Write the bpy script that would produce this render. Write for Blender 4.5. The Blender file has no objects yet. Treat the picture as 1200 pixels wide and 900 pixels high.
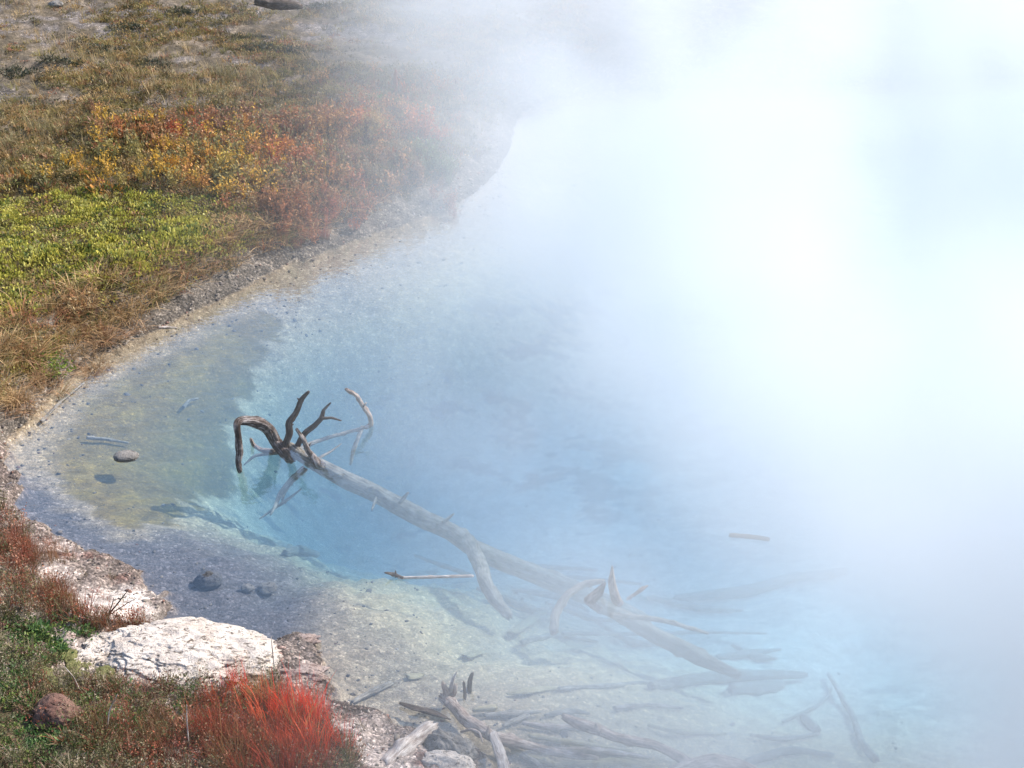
import bpy, math, random
import numpy as np
from math import radians as R, sin, cos, tan, pi

# ------------------------------------------------------------------ camera, light, exposure
scn = bpy.context.scene
col = scn.collection
PITCH, CAMZ, FPX = R(28.0), 6.0, 450.0 / tan(R(15.0))
cam_d = bpy.data.cameras.new('camera'); cam = bpy.data.objects.new('camera', cam_d); col.objects.link(cam)
cam.location = (0, 0, CAMZ); cam.rotation_euler = (R(90) - PITCH, 0, 0)
cam_d.sensor_fit = 'HORIZONTAL'; cam_d.sensor_width = 36; cam_d.lens = 18 / (600 / FPX)
cam_d.clip_start = .1; cam_d.clip_end = 2000
scn.camera = cam

SUN_EL = R(40); SUN_AZ = (0.90, 0.42)          # towards the sun, on the ground plane
_n = math.hypot(*SUN_AZ); sdir = (SUN_AZ[0] / _n * cos(SUN_EL), SUN_AZ[1] / _n * cos(SUN_EL), sin(SUN_EL))
w = bpy.data.worlds.new('World'); scn.world = w; w.use_nodes = True
wn = w.node_tree.nodes; bg = wn['Background']; bg.inputs[1].default_value = 0.15
sky = wn.new('ShaderNodeTexSky'); sky.sky_type = 'NISHITA'; sky.sun_disc = False
sky.sun_elevation = SUN_EL; sky.sun_rotation = math.atan2(SUN_AZ[0], SUN_AZ[1])
w.node_tree.links.new(sky.outputs[0], bg.inputs[0])
sl = bpy.data.lights.new('sun', 'SUN'); sl.energy = 4.1; sl.angle = R(0.5); sl.color = (1, .94, .86)
so = bpy.data.objects.new('sun', sl); col.objects.link(so)
from mathutils import Vector, Matrix
so.rotation_euler = Vector(sdir).to_track_quat('Z', 'Y').to_euler()
vs = scn.view_settings; vs.view_transform = 'Standard'; vs.look = 'None'; vs.exposure = 1.02; vs.gamma = 1; vs.use_curve_mapping = False
scn.render.engine = 'CYCLES'
cy = scn.cycles
cy.use_denoising = True
cy.max_bounces = 10; cy.diffuse_bounces = 2; cy.glossy_bounces = 2; cy.transmission_bounces = 4
cy.transparent_max_bounces = 12; cy.volume_bounces = 6
cy.volume_step_rate = 2.0; cy.volume_max_steps = 128
cy.sample_clamp_indirect = 6; cy.caustics_reflective = False; cy.caustics_refractive = False

rng = np.random.default_rng(7)
random.seed(7)

# ------------------------------------------------------------------ noise and projection helpers
def _hash(ix, iy, iz, seed):
    h = (ix.astype(np.int64) * 374761393 + iy.astype(np.int64) * 668265263 + iz.astype(np.int64) * 2147483647 + seed * 1274126177) & 0xffffffff
    h = ((h ^ (h >> 13)) * 1274126177) & 0xffffffff
    h = ((h ^ (h >> 16)) * 2246822519) & 0xffffffff
    return (h ^ (h >> 15)) / 4294967295.0
def vnoise(x, y, z=None, seed=0):
    x = np.asarray(x, float); y = np.asarray(y, float)
    z = np.zeros_like(x) if z is None else np.asarray(z, float)
    x0, y0, z0 = np.floor(x), np.floor(y), np.floor(z)
    fx, fy, fz = x - x0, y - y0, z - z0
    fx = fx * fx * (3 - 2 * fx); fy = fy * fy * (3 - 2 * fy); fz = fz * fz * (3 - 2 * fz)
    r = 0
    for dz in ((0, 1) if np.any(fz > 0) else (0,)):
        wz = fz if dz else 1 - fz
        for dy in (0, 1):
            wy = fy if dy else 1 - fy
            for dx in (0, 1):
                wx = fx if dx else 1 - fx
                r = r + wx * wy * wz * _hash(x0 + dx, y0 + dy, z0 + dz, seed)
    return r * 2 - 1
def fbm(x, y, z=None, o=4, seed=0, g=.5):
    a, s, r, f = 1., 0., 0., 1.
    x = np.asarray(x, float); y = np.asarray(y, float); z = None if z is None else np.asarray(z, float)
    for i in range(o):                     # every octave is turned, so no lattice lines up
        c_, s_ = cos(.6 + 1.1 * i), sin(.6 + 1.1 * i)
        if z is None: X, Y_, Z = x * c_ - y * s_, x * s_ + y * c_, None
        else: X, Y_, Z = x * c_ - y * s_, (x * s_ + y * c_) * .8 - z * .6, (x * s_ + y * c_) * .6 + z * .8
        r = r + a * vnoise(X * f + 3.7 * i, Y_ * f, None if Z is None else Z * f, seed + i * 17)
        s += a; a *= g; f *= 2.03
    return r / s
def smooth(a, b, x):
    t = np.clip((np.asarray(x, float) - a) / (b - a), 0, 1); return t * t * (3 - 2 * t)

CP, SP = cos(PITCH), sin(PITCH)
def ray(px, py):
    u, v = (px - 600) / FPX, (450 - py) / FPX
    return np.array([u, CP + v * SP, -SP + v * CP])
def P(px, py, z=0.0):                       # where the sight line through a pixel meets height z
    d = ray(px, py); t = (z - CAMZ) / d[2]; return np.array([d[0] * t, d[1] * t, z])
def PY(px, py, y):                          # ... or the upright plane at distance y
    d = ray(px, py); t = y / d[1]; return np.array([d[0] * t, y, CAMZ + d[2] * t])
def proj(x, y, z):
    dy, dz = y, z - CAMZ
    depth = dy * CP - dz * SP; depth = np.where(depth < .5, .5, depth)
    up = dy * SP + dz * CP
    return 600 + FPX * x / depth, 450 - FPX * up / depth

# ------------------------------------------------------------------ shoreline and ground height
SH = [(6,522),(16,503),(34,488),(65,455),(95,430),(120,415),(150,400),(185,385),(215,370),(255,352),(300,330),(345,308),(380,295),
      (430,277),(480,259),(520,245),(550,230),(574,211),(592,186),(602,158),(610,134),(640,119),(700,109),(800,105),(1000,99),(1250,92)]
SHN = [(600,960),(568,908),(555,882),(535,862),(512,852),(480,850),(450,838),(410,836),(388,826),(380,806),(368,792),(372,765),(352,744),(330,752),(305,752),(215,742),
       (192,733),(203,718),(204,702),(186,690),(172,672),(130,655),(88,640),(56,624),(47,608),(20,588),(12,562),(6,542)]
shore = [tuple(P(a, b)[:2]) for a, b in SH] + [(21, 26), (24, 18), (20, 8), (9, 4.6), (3, 4.6)] + [tuple(P(a, b)[:2]) for a, b in SHN]
shore = np.array(shore)
def sdist(x, y, poly):                      # positive outside
    x = np.asarray(x, float); y = np.asarray(y, float)
    d = np.full(x.shape, 1e9); inside = np.zeros(x.shape, bool)
    n = len(poly)
    for i in range(n):
        ax, ay = poly[i]; bx, by = poly[(i + 1) % n]
        ex, ey = bx - ax, by - ay
        t = np.clip(((x - ax) * ex + (y - ay) * ey) / (ex * ex + ey * ey + 1e-12), 0, 1)
        d = np.minimum(d, np.hypot(x - ax - t * ex, y - ay - t * ey))
        c = ((ay > y) != (by > y)) & (x < (bx - ax) * (y - ay) / ((by - ay) if abs(by - ay) > 1e-9 else 1e-9) + ax)
        inside ^= c
    return np.where(inside, -d, d)
def nearbank(x, y):                         # 1 on the near (boulder) side of the pool, 0 on the far meadow side
    return smooth(10.4, 10.0, y)
OLIVE = [(40,500),(110,455),(160,425),(230,392),(300,368),(322,378),(300,430),(286,455),(270,475),(245,515),(222,545),(190,602),(150,622),(100,590),(55,560),(30,540)]  # outline of the dark bank's reflection, painted as olive into the bed
OLIVE_REFL_W = np.array([P(a, b, -.15)[:2] for a, b in OLIVE])
DEEP = [((345,398),.75,.9),((395,430),.8,.35),((300,575),.9,.30),((420,480),1.8,.42),((370,550),1.6,.22),((800,560),3.5,.4),((700,400),4.,.5)]
DEEP = [(P(*c)[:2], r, a) for c, r, a in DEEP]
def H(x, y, fine=True):
    x = np.asarray(x, float); y = np.asarray(y, float)
    s = sdist(x, y, shore)
    s = s + .07 * fbm(x * 1.7, y * 1.7, o=3, seed=3) * (1 - .7 * smooth(14, 19, y))
    nb = nearbank(x, y)
    s = s + .05 * fbm(x * 7, y * 7, o=3, seed=5) + nb * (.07 * fbm(x * 5, y * 6, o=3, seed=6) + .05 * fbm(x * 16, y * 16, o=2, seed=7))
    L = np.maximum(s, 0)
    far = .05 * smooth(0, .10, L) + .27 * smooth(.06, .62, L) + .055 * np.minimum(L, 14) + .10 * fbm(x * .45, y * .45, o=3, seed=11) * smooth(.4, 2.5, L)
    far = far + .07 * fbm(x * 2.1, y * 2.1, o=4, seed=12) * smooth(.25, 1., L)
    near = .055 * smooth(0, .06, L) + .05 * smooth(.05, .5, L) + .16 * smooth(.4, 1.6, L) * 1.0 + .10 * np.minimum(L, 6) + .05 * fbm(x * 2.4, y * 2.4, o=4, seed=13) * smooth(.05, .5, L)
    land = far * (1 - nb) + near * nb
    land = land + .035 * fbm(x * 8, y * 8, o=3, seed=21) * smooth(.02, .25, L)
    land = land + smooth(20, 120, np.hypot(x, y)) * (3 + 4 * fbm(x * .02, y * .02, o=3, seed=31))
    D = np.maximum(-s, 0)
    bed = -.045 * smooth(0, .08, D) - .75 * (1 - np.exp(-D / 5.))
    olv = 1 - smooth(-.8, 1.2, sdist(x, y, OLIVE_REFL_W))
    for c, r, a in DEEP:
        bed = bed - a * np.exp(-((x - c[0]) ** 2 + ((y - c[1]) * .75) ** 2) / (r * r)) * smooth(.3, 3.2, D)
    bed = bed + (.035 * fbm(x * 1.6, y * 2.2, o=4, seed=41) + .015 * fbm(x * 7, y * 10, o=3, seed=42)) * smooth(.05, .6, D)
    return np.where(s > 0, land, bed), s, nb
def PG(px, py):                             # sight line down to the ground surface
    z = 0.
    for _ in range(14):
        q = P(px, py, z); z = z * .4 + .6 * float(H(q[0:1], q[1:2])[0][0])
    return P(px, py, z)

# ------------------------------------------------------------------ mesh helpers
def tag(o, label=None, cat=None, group=None, kind=None):
    if label: o['label'] = label
    if cat: o['category'] = cat
    if group: o['group'] = group
    if kind: o['kind'] = kind
    return o
def mesh_obj(name, V, T, mat, parent=None, col_attr=None, smooth_sh=False, uv=None, mats=None, midx=None):
    V = np.asarray(V, np.float32); T = np.asarray(T, np.int32)
    me = bpy.data.meshes.new(name)
    me.vertices.add(len(V)); me.vertices.foreach_set('co', V.ravel())
    k = T.shape[1]
    me.loops.add(T.size); me.loops.foreach_set('vertex_index', T.ravel())
    me.polygons.add(len(T)); me.polygons.foreach_set('loop_start', np.arange(len(T), dtype=np.int32) * k)
    me.polygons.foreach_set('loop_total', np.full(len(T), k, np.int32))
    if smooth_sh: me.polygons.foreach_set('use_smooth', np.ones(len(T), bool))
    if col_attr is not None:
        a = me.attributes.new('Col', 'FLOAT_COLOR', 'POINT')
        c = np.ones((len(V), 4), np.float32); c[:, :col_attr.shape[1]] = col_attr
        a.data.foreach_set('color', c.ravel())
    if uv is not None:
        a = me.attributes.new('grain', 'FLOAT_VECTOR', 'POINT'); a.data.foreach_set('vector', np.asarray(uv, np.float32).ravel())
    me.update(calc_edges=True); me.validate()
    me.materials.append(mat)
    o = bpy.data.objects.new(name, me); col.objects.link(o)
    if parent: o.parent = parent
    return o
def empty(name, loc=(0, 0, 0)):
    o = bpy.data.objects.new(name, None); o.location = loc; o.empty_display_size = .1; col.objects.link(o); return o

class NT:                                   # terse node builder
    def __init__(s, nt): s.nt = nt
    def n(s, t, ins=None, **kw):
        nd = s.nt.nodes.new(t)
        for k, v in kw.items(): setattr(nd, k, v)
        for k, v in (ins or {}).items():
            sk = nd.inputs[k]
            if isinstance(v, bpy.types.NodeSocket): s.nt.links.new(v, sk)
            else: sk.default_value = v
        return nd
    def math(s, op, a, b=0., c=None, clamp=False):
        ins = {0: a, 1: b}
        if c is not None: ins[2] = c
        return s.n('ShaderNodeMath', ins, operation=op, use_clamp=clamp).outputs[0]
    def ramp(s, fac, stops, interp='LINEAR'):
        nd = s.n('ShaderNodeValToRGB', {0: fac}); r = nd.color_ramp; r.interpolation = interp
        while len(r.elements) < len(stops): r.elements.new(.5)
        for e, (p, c) in zip(r.elements, stops):
            e.position = p; e.color = (c, c, c, 1) if isinstance(c, (int, float)) else (*c, 1)
        return nd.outputs[0]
    def mix(s, f, a, b, blend='MIX'):
        nd = s.nt.nodes.new('ShaderNodeMix'); nd.data_type = 'RGBA'; nd.blend_type = blend
        for i, v in ((0, f), (6, a), (7, b)):
            if isinstance(v, bpy.types.NodeSocket): s.nt.links.new(v, nd.inputs[i])
            elif i == 0: nd.inputs[0].default_value = v
            else: nd.inputs[i].default_value = (*v, 1) if len(v) == 3 else v
        return nd.outputs[2]
    def noise(s, vec, scale, detail=4, rough=.55, dist=0., out=0):
        return s.n('ShaderNodeTexNoise', {'Vector': vec, 'Scale': scale, 'Detail': detail, 'Roughness': rough, 'Distortion': dist}).outputs[out]
    def vscale(s, vec, v):
        return s.n('ShaderNodeVectorMath', {0: vec, 1: v}, operation='MULTIPLY').outputs[0]
def new_mat(name):
    m = bpy.data.materials.new(name); m.use_nodes = True
    nt = m.node_tree; nt.nodes.clear(); N = NT(nt)
    out = nt.nodes.new('ShaderNodeOutputMaterial')
    return m, N, out
def link(N, a, b): N.nt.links.new(a, b)

# ------------------------------------------------------------------ ground material and sheet
def mat_ground():
    m, N, out = new_mat('earth and pool bed')
    pos = N.n('ShaderNodeNewGeometry').outputs['Position']
    att = N.n('ShaderNodeAttribute', attribute_name='Col'); ac = att.outputs['Color']; gr = att.outputs['Alpha']   # alpha: how pebbly
    n1 = N.noise(pos, 9, 6, .65); n2 = N.noise(pos, 55, 4, .7)
    v = N.n('ShaderNodeTexVoronoi', {'Vector': pos, 'Scale': 38.}, feature='F1')
    v2 = N.n('ShaderNodeTexVoronoi', {'Vector': pos, 'Scale': 90.}, feature='F1')
    pc = N.n('ShaderNodeSeparateColor', {0: v.outputs['Color']}).outputs[0]
    pc2 = N.n('ShaderNodeSeparateColor', {0: v2.outputs['Color']}).outputs[1]
    tone = N.ramp(n1, [(.25, .62), (.75, 1.35)])
    c = N.mix(1., ac, tone, 'MULTIPLY')
    peb = N.ramp(pc, [(0, .45), (.55, .95), (.8, 1.1), (1, 2.1)])
    peb2 = N.ramp(pc2, [(0, .55), (.7, 1.), (1, 1.7)])
    pp = N.mix(1., peb, peb2, 'MULTIPLY')
    c = N.mix(gr, c, N.mix(1., c, pp, 'MULTIPLY'))
    c = N.mix(.45, c, N.mix(1., c, N.ramp(n2, [(.3, .4), (.7, 1.6)]), 'MULTIPLY'))
    b1 = N.math('MULTIPLY', N.math('SUBTRACT', .5, v.outputs['Distance']), .6)
    hgt = N.math('ADD', N.math('MULTIPLY', b1, gr), N.math('ADD', N.math('MULTIPLY', n1, .8), N.math('MULTIPLY', n2, .35)))
    bump = N.n('ShaderNodeBump', {'Height': hgt, 'Distance': .022, 'Strength': .8})
    bs = N.n('ShaderNodeBsdfPrincipled', {'Base Color': c, 'Roughness': .9, 'Normal': bump.outputs[0], 'Specular IOR Level': .2})
    link(N, bs.outputs[0], out.inputs[0]); return m
M_GROUND = mat_ground()

def axis(lo, hi, step, far, g=1.25):
    mid = np.arange(lo, hi + 1e-6, step); r = []; d = step; p = hi
    while p < far: d *= g; p += d; r.append(p)
    l = []; d = step; p = lo
    while p > -far: d *= g; p -= d; l.append(p)
    return np.concatenate([np.array(l[::-1]), mid, np.array(r)])
xs = axis(-10.5, 8.5, .027, 400)
ym = [4.6]
while ym[-1] < 30: ym.append(ym[-1] + max(.018, ym[-1] * .0026))
yr = []; d = .09; p = ym[-1]
while p < 400: d *= 1.2; p += d; yr.append(p)
yl = []; d = .04; p = ym[0]
while p > -400: d *= 1.3; p -= d; yl.append(p)
ys = np.array(yl[::-1] + ym + yr)
GX, GY = np.meshgrid(xs, ys); gx, gy = GX.ravel(), GY.ravel()
gz, gs, gnb = H(gx, gy)

def inpoly(px, py, poly, wob=0, seed=0):    # soft mask of a zone
    x, y = np.asarray(px, float), np.asarray(py, float)
    return sdist(x, y, np.array(poly, float))
def ground_colour(x, y, z, s, nb):
    n = len(x); px, py = proj(x, y, z)
    f1 = fbm(x * 1.1, y * 1.1, o=4, seed=51); f2 = fbm(x * 4, y * 4, o=4, seed=52); f3 = fbm(x * 2.6, y * 5., o=4, seed=53, g=.7)
    C = np.zeros((n, 3)); G = np.zeros(n)
    def lay(mask, c, g=None):
        mask = np.clip(mask, 0, 1)
        C[:] = C * (1 - mask[:, None]) + np.array(c) * mask[:, None]
        if g is not None: G[:] = G * (1 - mask) + g * mask
    lay(np.ones(n), (.105, .082, .055), .5)                      # meadow soil
    lay(smooth(0, .35, f2 + .1), (.16, .125, .09))
    lay(smooth(-.05, .3, f1 + .4 * f2) * smooth(16.5, 19, y), (.165, .14, .125), .8)          # bare gravelly openings in the far meadow
    lay((1 - smooth(.25, .65, s + .2 * f2)) * (1 - nb), (.155, .13, .105), .9)   # far bank rim
    lay((1 - smooth(.0, .2, s)) * (1 - nb), (.12, .10, .08), 1.)
    lay(nb, (.105, .09, .05), .4)
    lay(nb * (1 - smooth(.75, 1.25, s + .3 * f1)), (.21, .165, .14), 1.)
    lay(nb * smooth(.0, .35, f1 + .5 * f2) * (1 - smooth(.8, 1.3, s)), (.40, .33, .29), .8)
    lay(nb * smooth(.12, .4, f3) * (1 - smooth(.9, 1.3, s)), (.17, .10, .08), .9)
    shelf = np.exp(-(((px - 140) / 62) ** 2 + ((py - 708) / 20) ** 2) ** 1.5)
    lay(nb * (1 - smooth(.04, .16, s + .05 * f2)), (.13, .10, .085), 1.)
    lay(shelf * smooth(-.5, .1, f2) * nb, (.62, .54, .48), .45)
    # pool bed
    d = -s
    bed = smooth(-.01, .03, d)
    lay(bed, (.33, .26, .18), .5)
    lay(bed * smooth(.3, 1.4, d + .5 * f1), (.52, .41, .25), .3)
    lay(bed * smooth(1.2, 3.5, d + .6 * f1), (.58, .55, .46), .12)
    so_ = sdist(x, y, OLIVE_REFL_W) + .22 * fbm(x * 1.5, y * 1.5, o=3, seed=61) + .16 * fbm(x * 3, y * 9, o=3, seed=62)
    lay(bed * (1 - smooth(-.04, .05, so_)), (.165, .115, .04), .35)  # the bank's reflection put into the bed colour
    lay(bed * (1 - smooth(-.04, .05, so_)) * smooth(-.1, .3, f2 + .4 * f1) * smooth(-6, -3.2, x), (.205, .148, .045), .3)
    left = (1 - smooth(.4, 1.7, d + .3 * f1)) * smooth(-.12, .3, so_) * (1 - smooth(10.3, 10.8, y)) * (1 - smooth(330, 430, px))
    lay(bed * left, (.11, .10, .105), .6)
    lay(bed * (1 - smooth(.1, .5, d)) * (1 - left), (.33, .26, .18), .5)
    flk = smooth(.16, .3, f3 + .35 * f1) * smooth(1.0, 2., d)    # loose dark mat flakes, stretched along the pool
    lay(bed * flk * (.85 - .5 * smooth(600, 850, px)), (.10, .13, .14))
    return np.column_stack([C, G])
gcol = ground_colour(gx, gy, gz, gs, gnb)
nx, ny = len(xs), len(ys)
idx = np.arange(nx * ny).reshape(ny, nx)
Q = np.column_stack([idx[:-1, :-1].ravel(), idx[:-1, 1:].ravel(), idx[1:, 1:].ravel(), idx[1:, :-1].ravel()])
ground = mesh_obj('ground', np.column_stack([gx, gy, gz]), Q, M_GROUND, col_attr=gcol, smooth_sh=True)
tag(ground, kind='structure')

# ------------------------------------------------------------------ water
def mat_water():
    m, N, out = new_mat('hot spring water')
    pos = N.n('ShaderNodeNewGeometry').outputs['Position']
    n1 = N.noise(N.vscale(pos, (1., 1.6, 1.)), 5.5, 3, .5, .4); n2 = N.noise(N.vscale(pos, (1., 1.5, 1.)), 22, 2, .5)
    hgt = N.math('ADD', n1, N.math('MULTIPLY', n2, .25))
    bump = N.n('ShaderNodeBump', {'Height': hgt, 'Distance': .012, 'Strength': .35})
    lw = N.n('ShaderNodeLayerWeight', {'Blend': .5, 'Normal': bump.outputs[0]})      # Schlick's curve, the same from above and below
    fr = N.math('ADD', N.math('MULTIPLY', N.math('POWER', lw.outputs['Facing'], 3.0), .94), .06)
    tr = N.n('ShaderNodeBsdfTransparent', {0: (1, 1, 1, 1)})
    gl = N.n('ShaderNodeBsdfGlossy', {0: (1, 1, 1, 1), 'Roughness': .02, 'Normal': bump.outputs[0]})
    mx = N.n('ShaderNodeMixShader', {0: fr, 1: tr.outputs[0], 2: gl.outputs[0]})
    link(N, mx.outputs[0], out.inputs['Surface'])
    ab = N.n('ShaderNodeVolumeAbsorption', {'Color': (.06, .66, .92, 1), 'Density': .50})
    sc = N.n('ShaderNodeVolumeScatter', {'Color': (.66, .90, 1., 1), 'Density': .25, 'Anisotropy': .2})
    ad = N.n('ShaderNodeAddShader', {0: ab.outputs[0], 1: sc.outputs[0]})
    link(N, ad.outputs[0], out.inputs['Volume'])
    return m
def build_water():
    import bmesh
    cx, cy_ = shore.mean(0); pts = []
    n = len(shore)
    for i in range(n):                      # push the outline a little under the banks
        a, b, c = shore[i - 1], shore[i], shore[(i + 1) % n]
        t = c - a; nn = np.array([-t[1], t[0]]) / (np.hypot(*t) + 1e-9)
        q = b + nn * .25
        if sdist(np.array([q[0]]), np.array([q[1]]), shore)[0] < 0: q = b - nn * .25
        pts.append(q)
    x0, x1 = min(p[0] for p in pts) - .3, max(p[0] for p in pts) + .3
    y0, y1 = min(p[1] for p in pts) - .3, max(p[1] for p in pts) + .3
    # a plain slab: the banks rise through it, so only the pool shows
    bm = bmesh.new()
    vs_ = [bm.verts.new((x, y, z)) for z in (0., -2.6) for x, y in ((x0, y0), (x1, y0), (x1, y1), (x0, y1))]
    bm.faces.new(vs_[0:4]); bm.faces.new(vs_[4:8][::-1])
    for i in range(4): bm.faces.new((vs_[i], vs_[4 + i], vs_[4 + (i + 1) % 4], vs_[(i + 1) % 4]))
    bmesh.ops.recalc_face_normals(bm, faces=bm.faces)
    me = bpy.data.meshes.new('water'); bm.to_mesh(me); bm.free(); me.materials.append(mat_water())
    o = bpy.data.objects.new('water', me); col.objects.link(o); tag(o, kind='structure')
build_water()

# ------------------------------------------------------------------ steam: a density grid filled from an array
TAU = [(345,400,.05),(400,480,.05),(450,520,.2),(450,580,.2),(620,120,2.7),(800,130,3.),(700,140,2.8),(590,150,2.4),(575,190,2.3),(900,60,3.3),(550,110,1.7),(950,700,2.1),(1000,780,2.2),(1050,740,2.7),(800,750,1.6),(750,620,1.5),(850,700,1.9),(600,750,.6),(500,760,.3),(480,850,.08),(600,850,.4),(300,850,0),(360,850,0),(420,880,.03),(380,780,.05),(540,830,.12),(600,885,.3),(680,870,.5),(250,800,0),(330,740,.03),(650,550,1.2),(550,500,.8),(1150,880,2.7),(1150,600,2.6),(1050,560,3.),(900,870,1.8),(1000,890,2.2),(620,20,2.3),(750,20,2.6),(600,110,2.1),(500,60,1.7),(460,80,1.2),(1000,20,3.2),(1190,20,3.5),(1190,200,3.4),(570,150,1.7),(585,200,1.9),(560,230,1.5),(540,160,1.2),(350,400,.06),(380,520,.1),(300,480,.03),(250,60,0),(300,130,0),(350,200,.08),(200,250,0),(300,250,.03),(380,300,.15),(250,20,0),(100,20,0),(350,110,.12),(620,260,2.2),(650,330,1.6),(560,200,1.5),(300,200,0),(330,60,.1),(200,100,.03),(390,60,1.0),(440,20,1.7),(520,40,2.2),(420,150,.35),(480,130,.6),(520,180,.85),(450,250,.5),(550,60,2.0),(600,200,2.0),(560,260,1.1),(700,60,2.3),(700,200,2.4),(820,100,2.4),(900,100,2.8),(900,250,2.8),(1100,100,3.4),(1100,300,3.2),
       (600,300,2.4),(600,400,1.4),(500,350,1.2),(500,450,.7),(400,380,.4),(400,450,.12),(350,550,.12),(250,500,.05),(150,500,.03),(500,600,.5),(600,650,1.0),(700,550,1.4),(700,400,1.6),(700,700,1.4),(850,600,2.5),(850,450,2.2),(1000,600,2.9),(1000,420,2.9),(1150,500,2.8),
       (1150,700,2.6),(1000,720,2.0),(900,800,1.9),(1100,850,2.5),(1180,880,2.8),(700,850,.75),(550,800,.3),(400,800,.04),(300,700,.04),(100,700,0),(200,850,0),(450,700,.3),(800,880,1.2),(100,300,0),(200,400,0),(300,330,.08)]
TAUK = .8
def build_steam():
    X0, X1, Y0, Y1, Z0, Z1 = -7., 14., 3.6, 27., .06, 3.9
    h = .22
    nX, nY, nZ = int((X1 - X0) / h) + 1, int((Y1 - Y0) / h) + 1, int((Z1 - Z0) / h) + 1
    # footprint density from smooth bumps fitted so that the depth of steam seen from the boardwalk agrees with the photo
    bx, by = np.meshgrid(np.arange(X0 + 1, X1, 1.7), np.arange(Y0 + 1, Y1, 1.7)); bx, by = bx.ravel(), by.ravel()
    sg = 1.35
    def F(z): return np.exp(-z / 2.0) * smooth(3.9, 2.2, z) * smooth(.0, .25, z)
    def wisps(x, y, z):                    # stretched up, bent by a slow warp
        wx = 1.1 * fbm(x * .35, y * .35, z * .3, o=2, seed=71); wy = 1.1 * fbm(x * .35, y * .35, z * .3, o=2, seed=72)
        nn = fbm((x + wx) * .55, (y + wy) * .5, z * .34, o=4, seed=73, g=.6)
        n2 = fbm((x + wx) * .25, (y + wy) * .22, z * .15, o=2, seed=74)
        return np.clip(1 + 3.4 * nn + .8 * n2, .08, 5)
    def basis(x, y, z): return wisps(x, y, z)[:, None] * np.exp(-((x[:, None] - bx) ** 2 + (y[:, None] - by) ** 2) / (2 * sg * sg)) * F(z)[:, None]
    A = []; b = []; wt = []
    for px, py, t in TAU:
        d = ray(px, py); L = np.linalg.norm(d); t0 = (4. - CAMZ) / d[2]; t1 = (0.05 - CAMZ) / d[2]
        ts = np.linspace(t0, t1, 60); q = d[None] * ts[:, None]
        t *= TAUK; eg = smooth(X0, X0 + .8, q[:, 0]) * smooth(X1, X1 - 1.2, q[:, 0]) * smooth(Y0, Y0 + .8, q[:, 1]) * smooth(Y1, Y1 - .8, q[:, 1])
        A.append((basis(q[:, 0], q[:, 1], q[:, 2] + CAMZ) * eg[:, None]).sum(0) * (ts[1] - ts[0]) * L); b.append(t); wt.append(1 / (.07 + .4 * t))
    A = np.array(A); b = np.array(b); W_ = np.array(wt)
    A_ = A * W_[:, None]; b_ = b * W_
    lam = .13; A2 = A_.T @ A_ + lam ** 2 * np.eye(len(bx)); g = A_.T @ b_
    c = np.zeros(len(bx)); st = 1 / np.linalg.eigvalsh(A2)[-1]
    yv = c.copy(); tk = 1.
    for _ in range(6000):
        cn = np.maximum(0, yv - st * (A2 @ yv - g)); tn = (1 + math.sqrt(1 + 4 * tk * tk)) / 2
        yv = cn + (tk - 1) / tn * (cn - c); c = cn; tk = tn
    print('steam fit worst', sorted([(round(float(v), 2), t) for v, t in zip(A @ c - b, TAU)], key=lambda q: -abs(q[0]))[:12])
    ax = np.linspace(X0, X1, nX); ay = np.linspace(Y0, Y1, nY); az = np.linspace(Z0, Z1, nZ)
    XX, YY, ZZ = np.meshgrid(ax, ay, az, indexing='ij'); x, y, z = XX.ravel(), YY.ravel(), ZZ.ravel()
    D = np.zeros(len(x))
    base = np.zeros((nX, nY)); gx2, gy2 = np.meshgrid(ax, ay, indexing='ij')
    for k in range(len(bx)):
        if c[k] > 1e-5: base += c[k] * np.exp(-((gx2 - bx[k]) ** 2 + (gy2 - by[k]) ** 2) / (2 * sg * sg))
    D = (base[:, :, None] * F(az)[None, None, :]).ravel()
    D = D * wisps(x, y, z)
    edge = smooth(X0, X0 + .8, x) * smooth(X1, X1 - 1.2, x) * smooth(Y0, Y0 + .8, y) * smooth(Y1, Y1 - .8, y)
    D = D * edge; D[D < .002] = 0
    me = bpy.data.meshes.new('steam'); me.vertices.add(len(x)); me.vertices.foreach_set('co', np.column_stack([x, y, z]).astype(np.float32).ravel())
    a = me.attributes.new('dens', 'FLOAT', 'POINT'); a.data.foreach_set('value', D.astype(np.float32)); me.update()
    m, N, out = new_mat('steam')
    vp = N.n('ShaderNodeVolumePrincipled', {'Color': (.80, .83, .862, 1), 'Density': 1.0, 'Anisotropy': 0.})
    link(N, vp.outputs[0], out.inputs['Volume'])
    me.materials.append(m)
    o = bpy.data.objects.new('steam', me); col.objects.link(o); tag(o, kind='stuff')
    ng = bpy.data.node_groups.new('steam grid', 'GeometryNodeTree')
    ng.interface.new_socket('Geometry', in_out='INPUT', socket_type='NodeSocketGeometry')
    ng.interface.new_socket('Geometry', in_out='OUTPUT', socket_type='NodeSocketGeometry')
    G = NT(ng); gi = G.n('NodeGroupInput'); go = G.n('NodeGroupOutput')
    sp = G.n('ShaderNodeSeparateXYZ', {0: G.n('GeometryNodeInputPosition').outputs[0]})
    def ix(s, lo, hi, n): return G.math('ROUND', G.math('MULTIPLY', G.math('SUBTRACT', s, lo), (n - 1) / (hi - lo)))
    i = G.math('ADD', G.math('MULTIPLY', G.math('ADD', G.math('MULTIPLY', ix(sp.outputs[0], X0, X1, nX), float(nY)), ix(sp.outputs[1], Y0, Y1, nY)), float(nZ)), ix(sp.outputs[2], Z0, Z1, nZ))
    fi = G.n('FunctionNodeFloatToInt', {0: i})
    at = G.n('GeometryNodeInputNamedAttribute', {'Name': 'dens'}, data_type='FLOAT')
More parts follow.
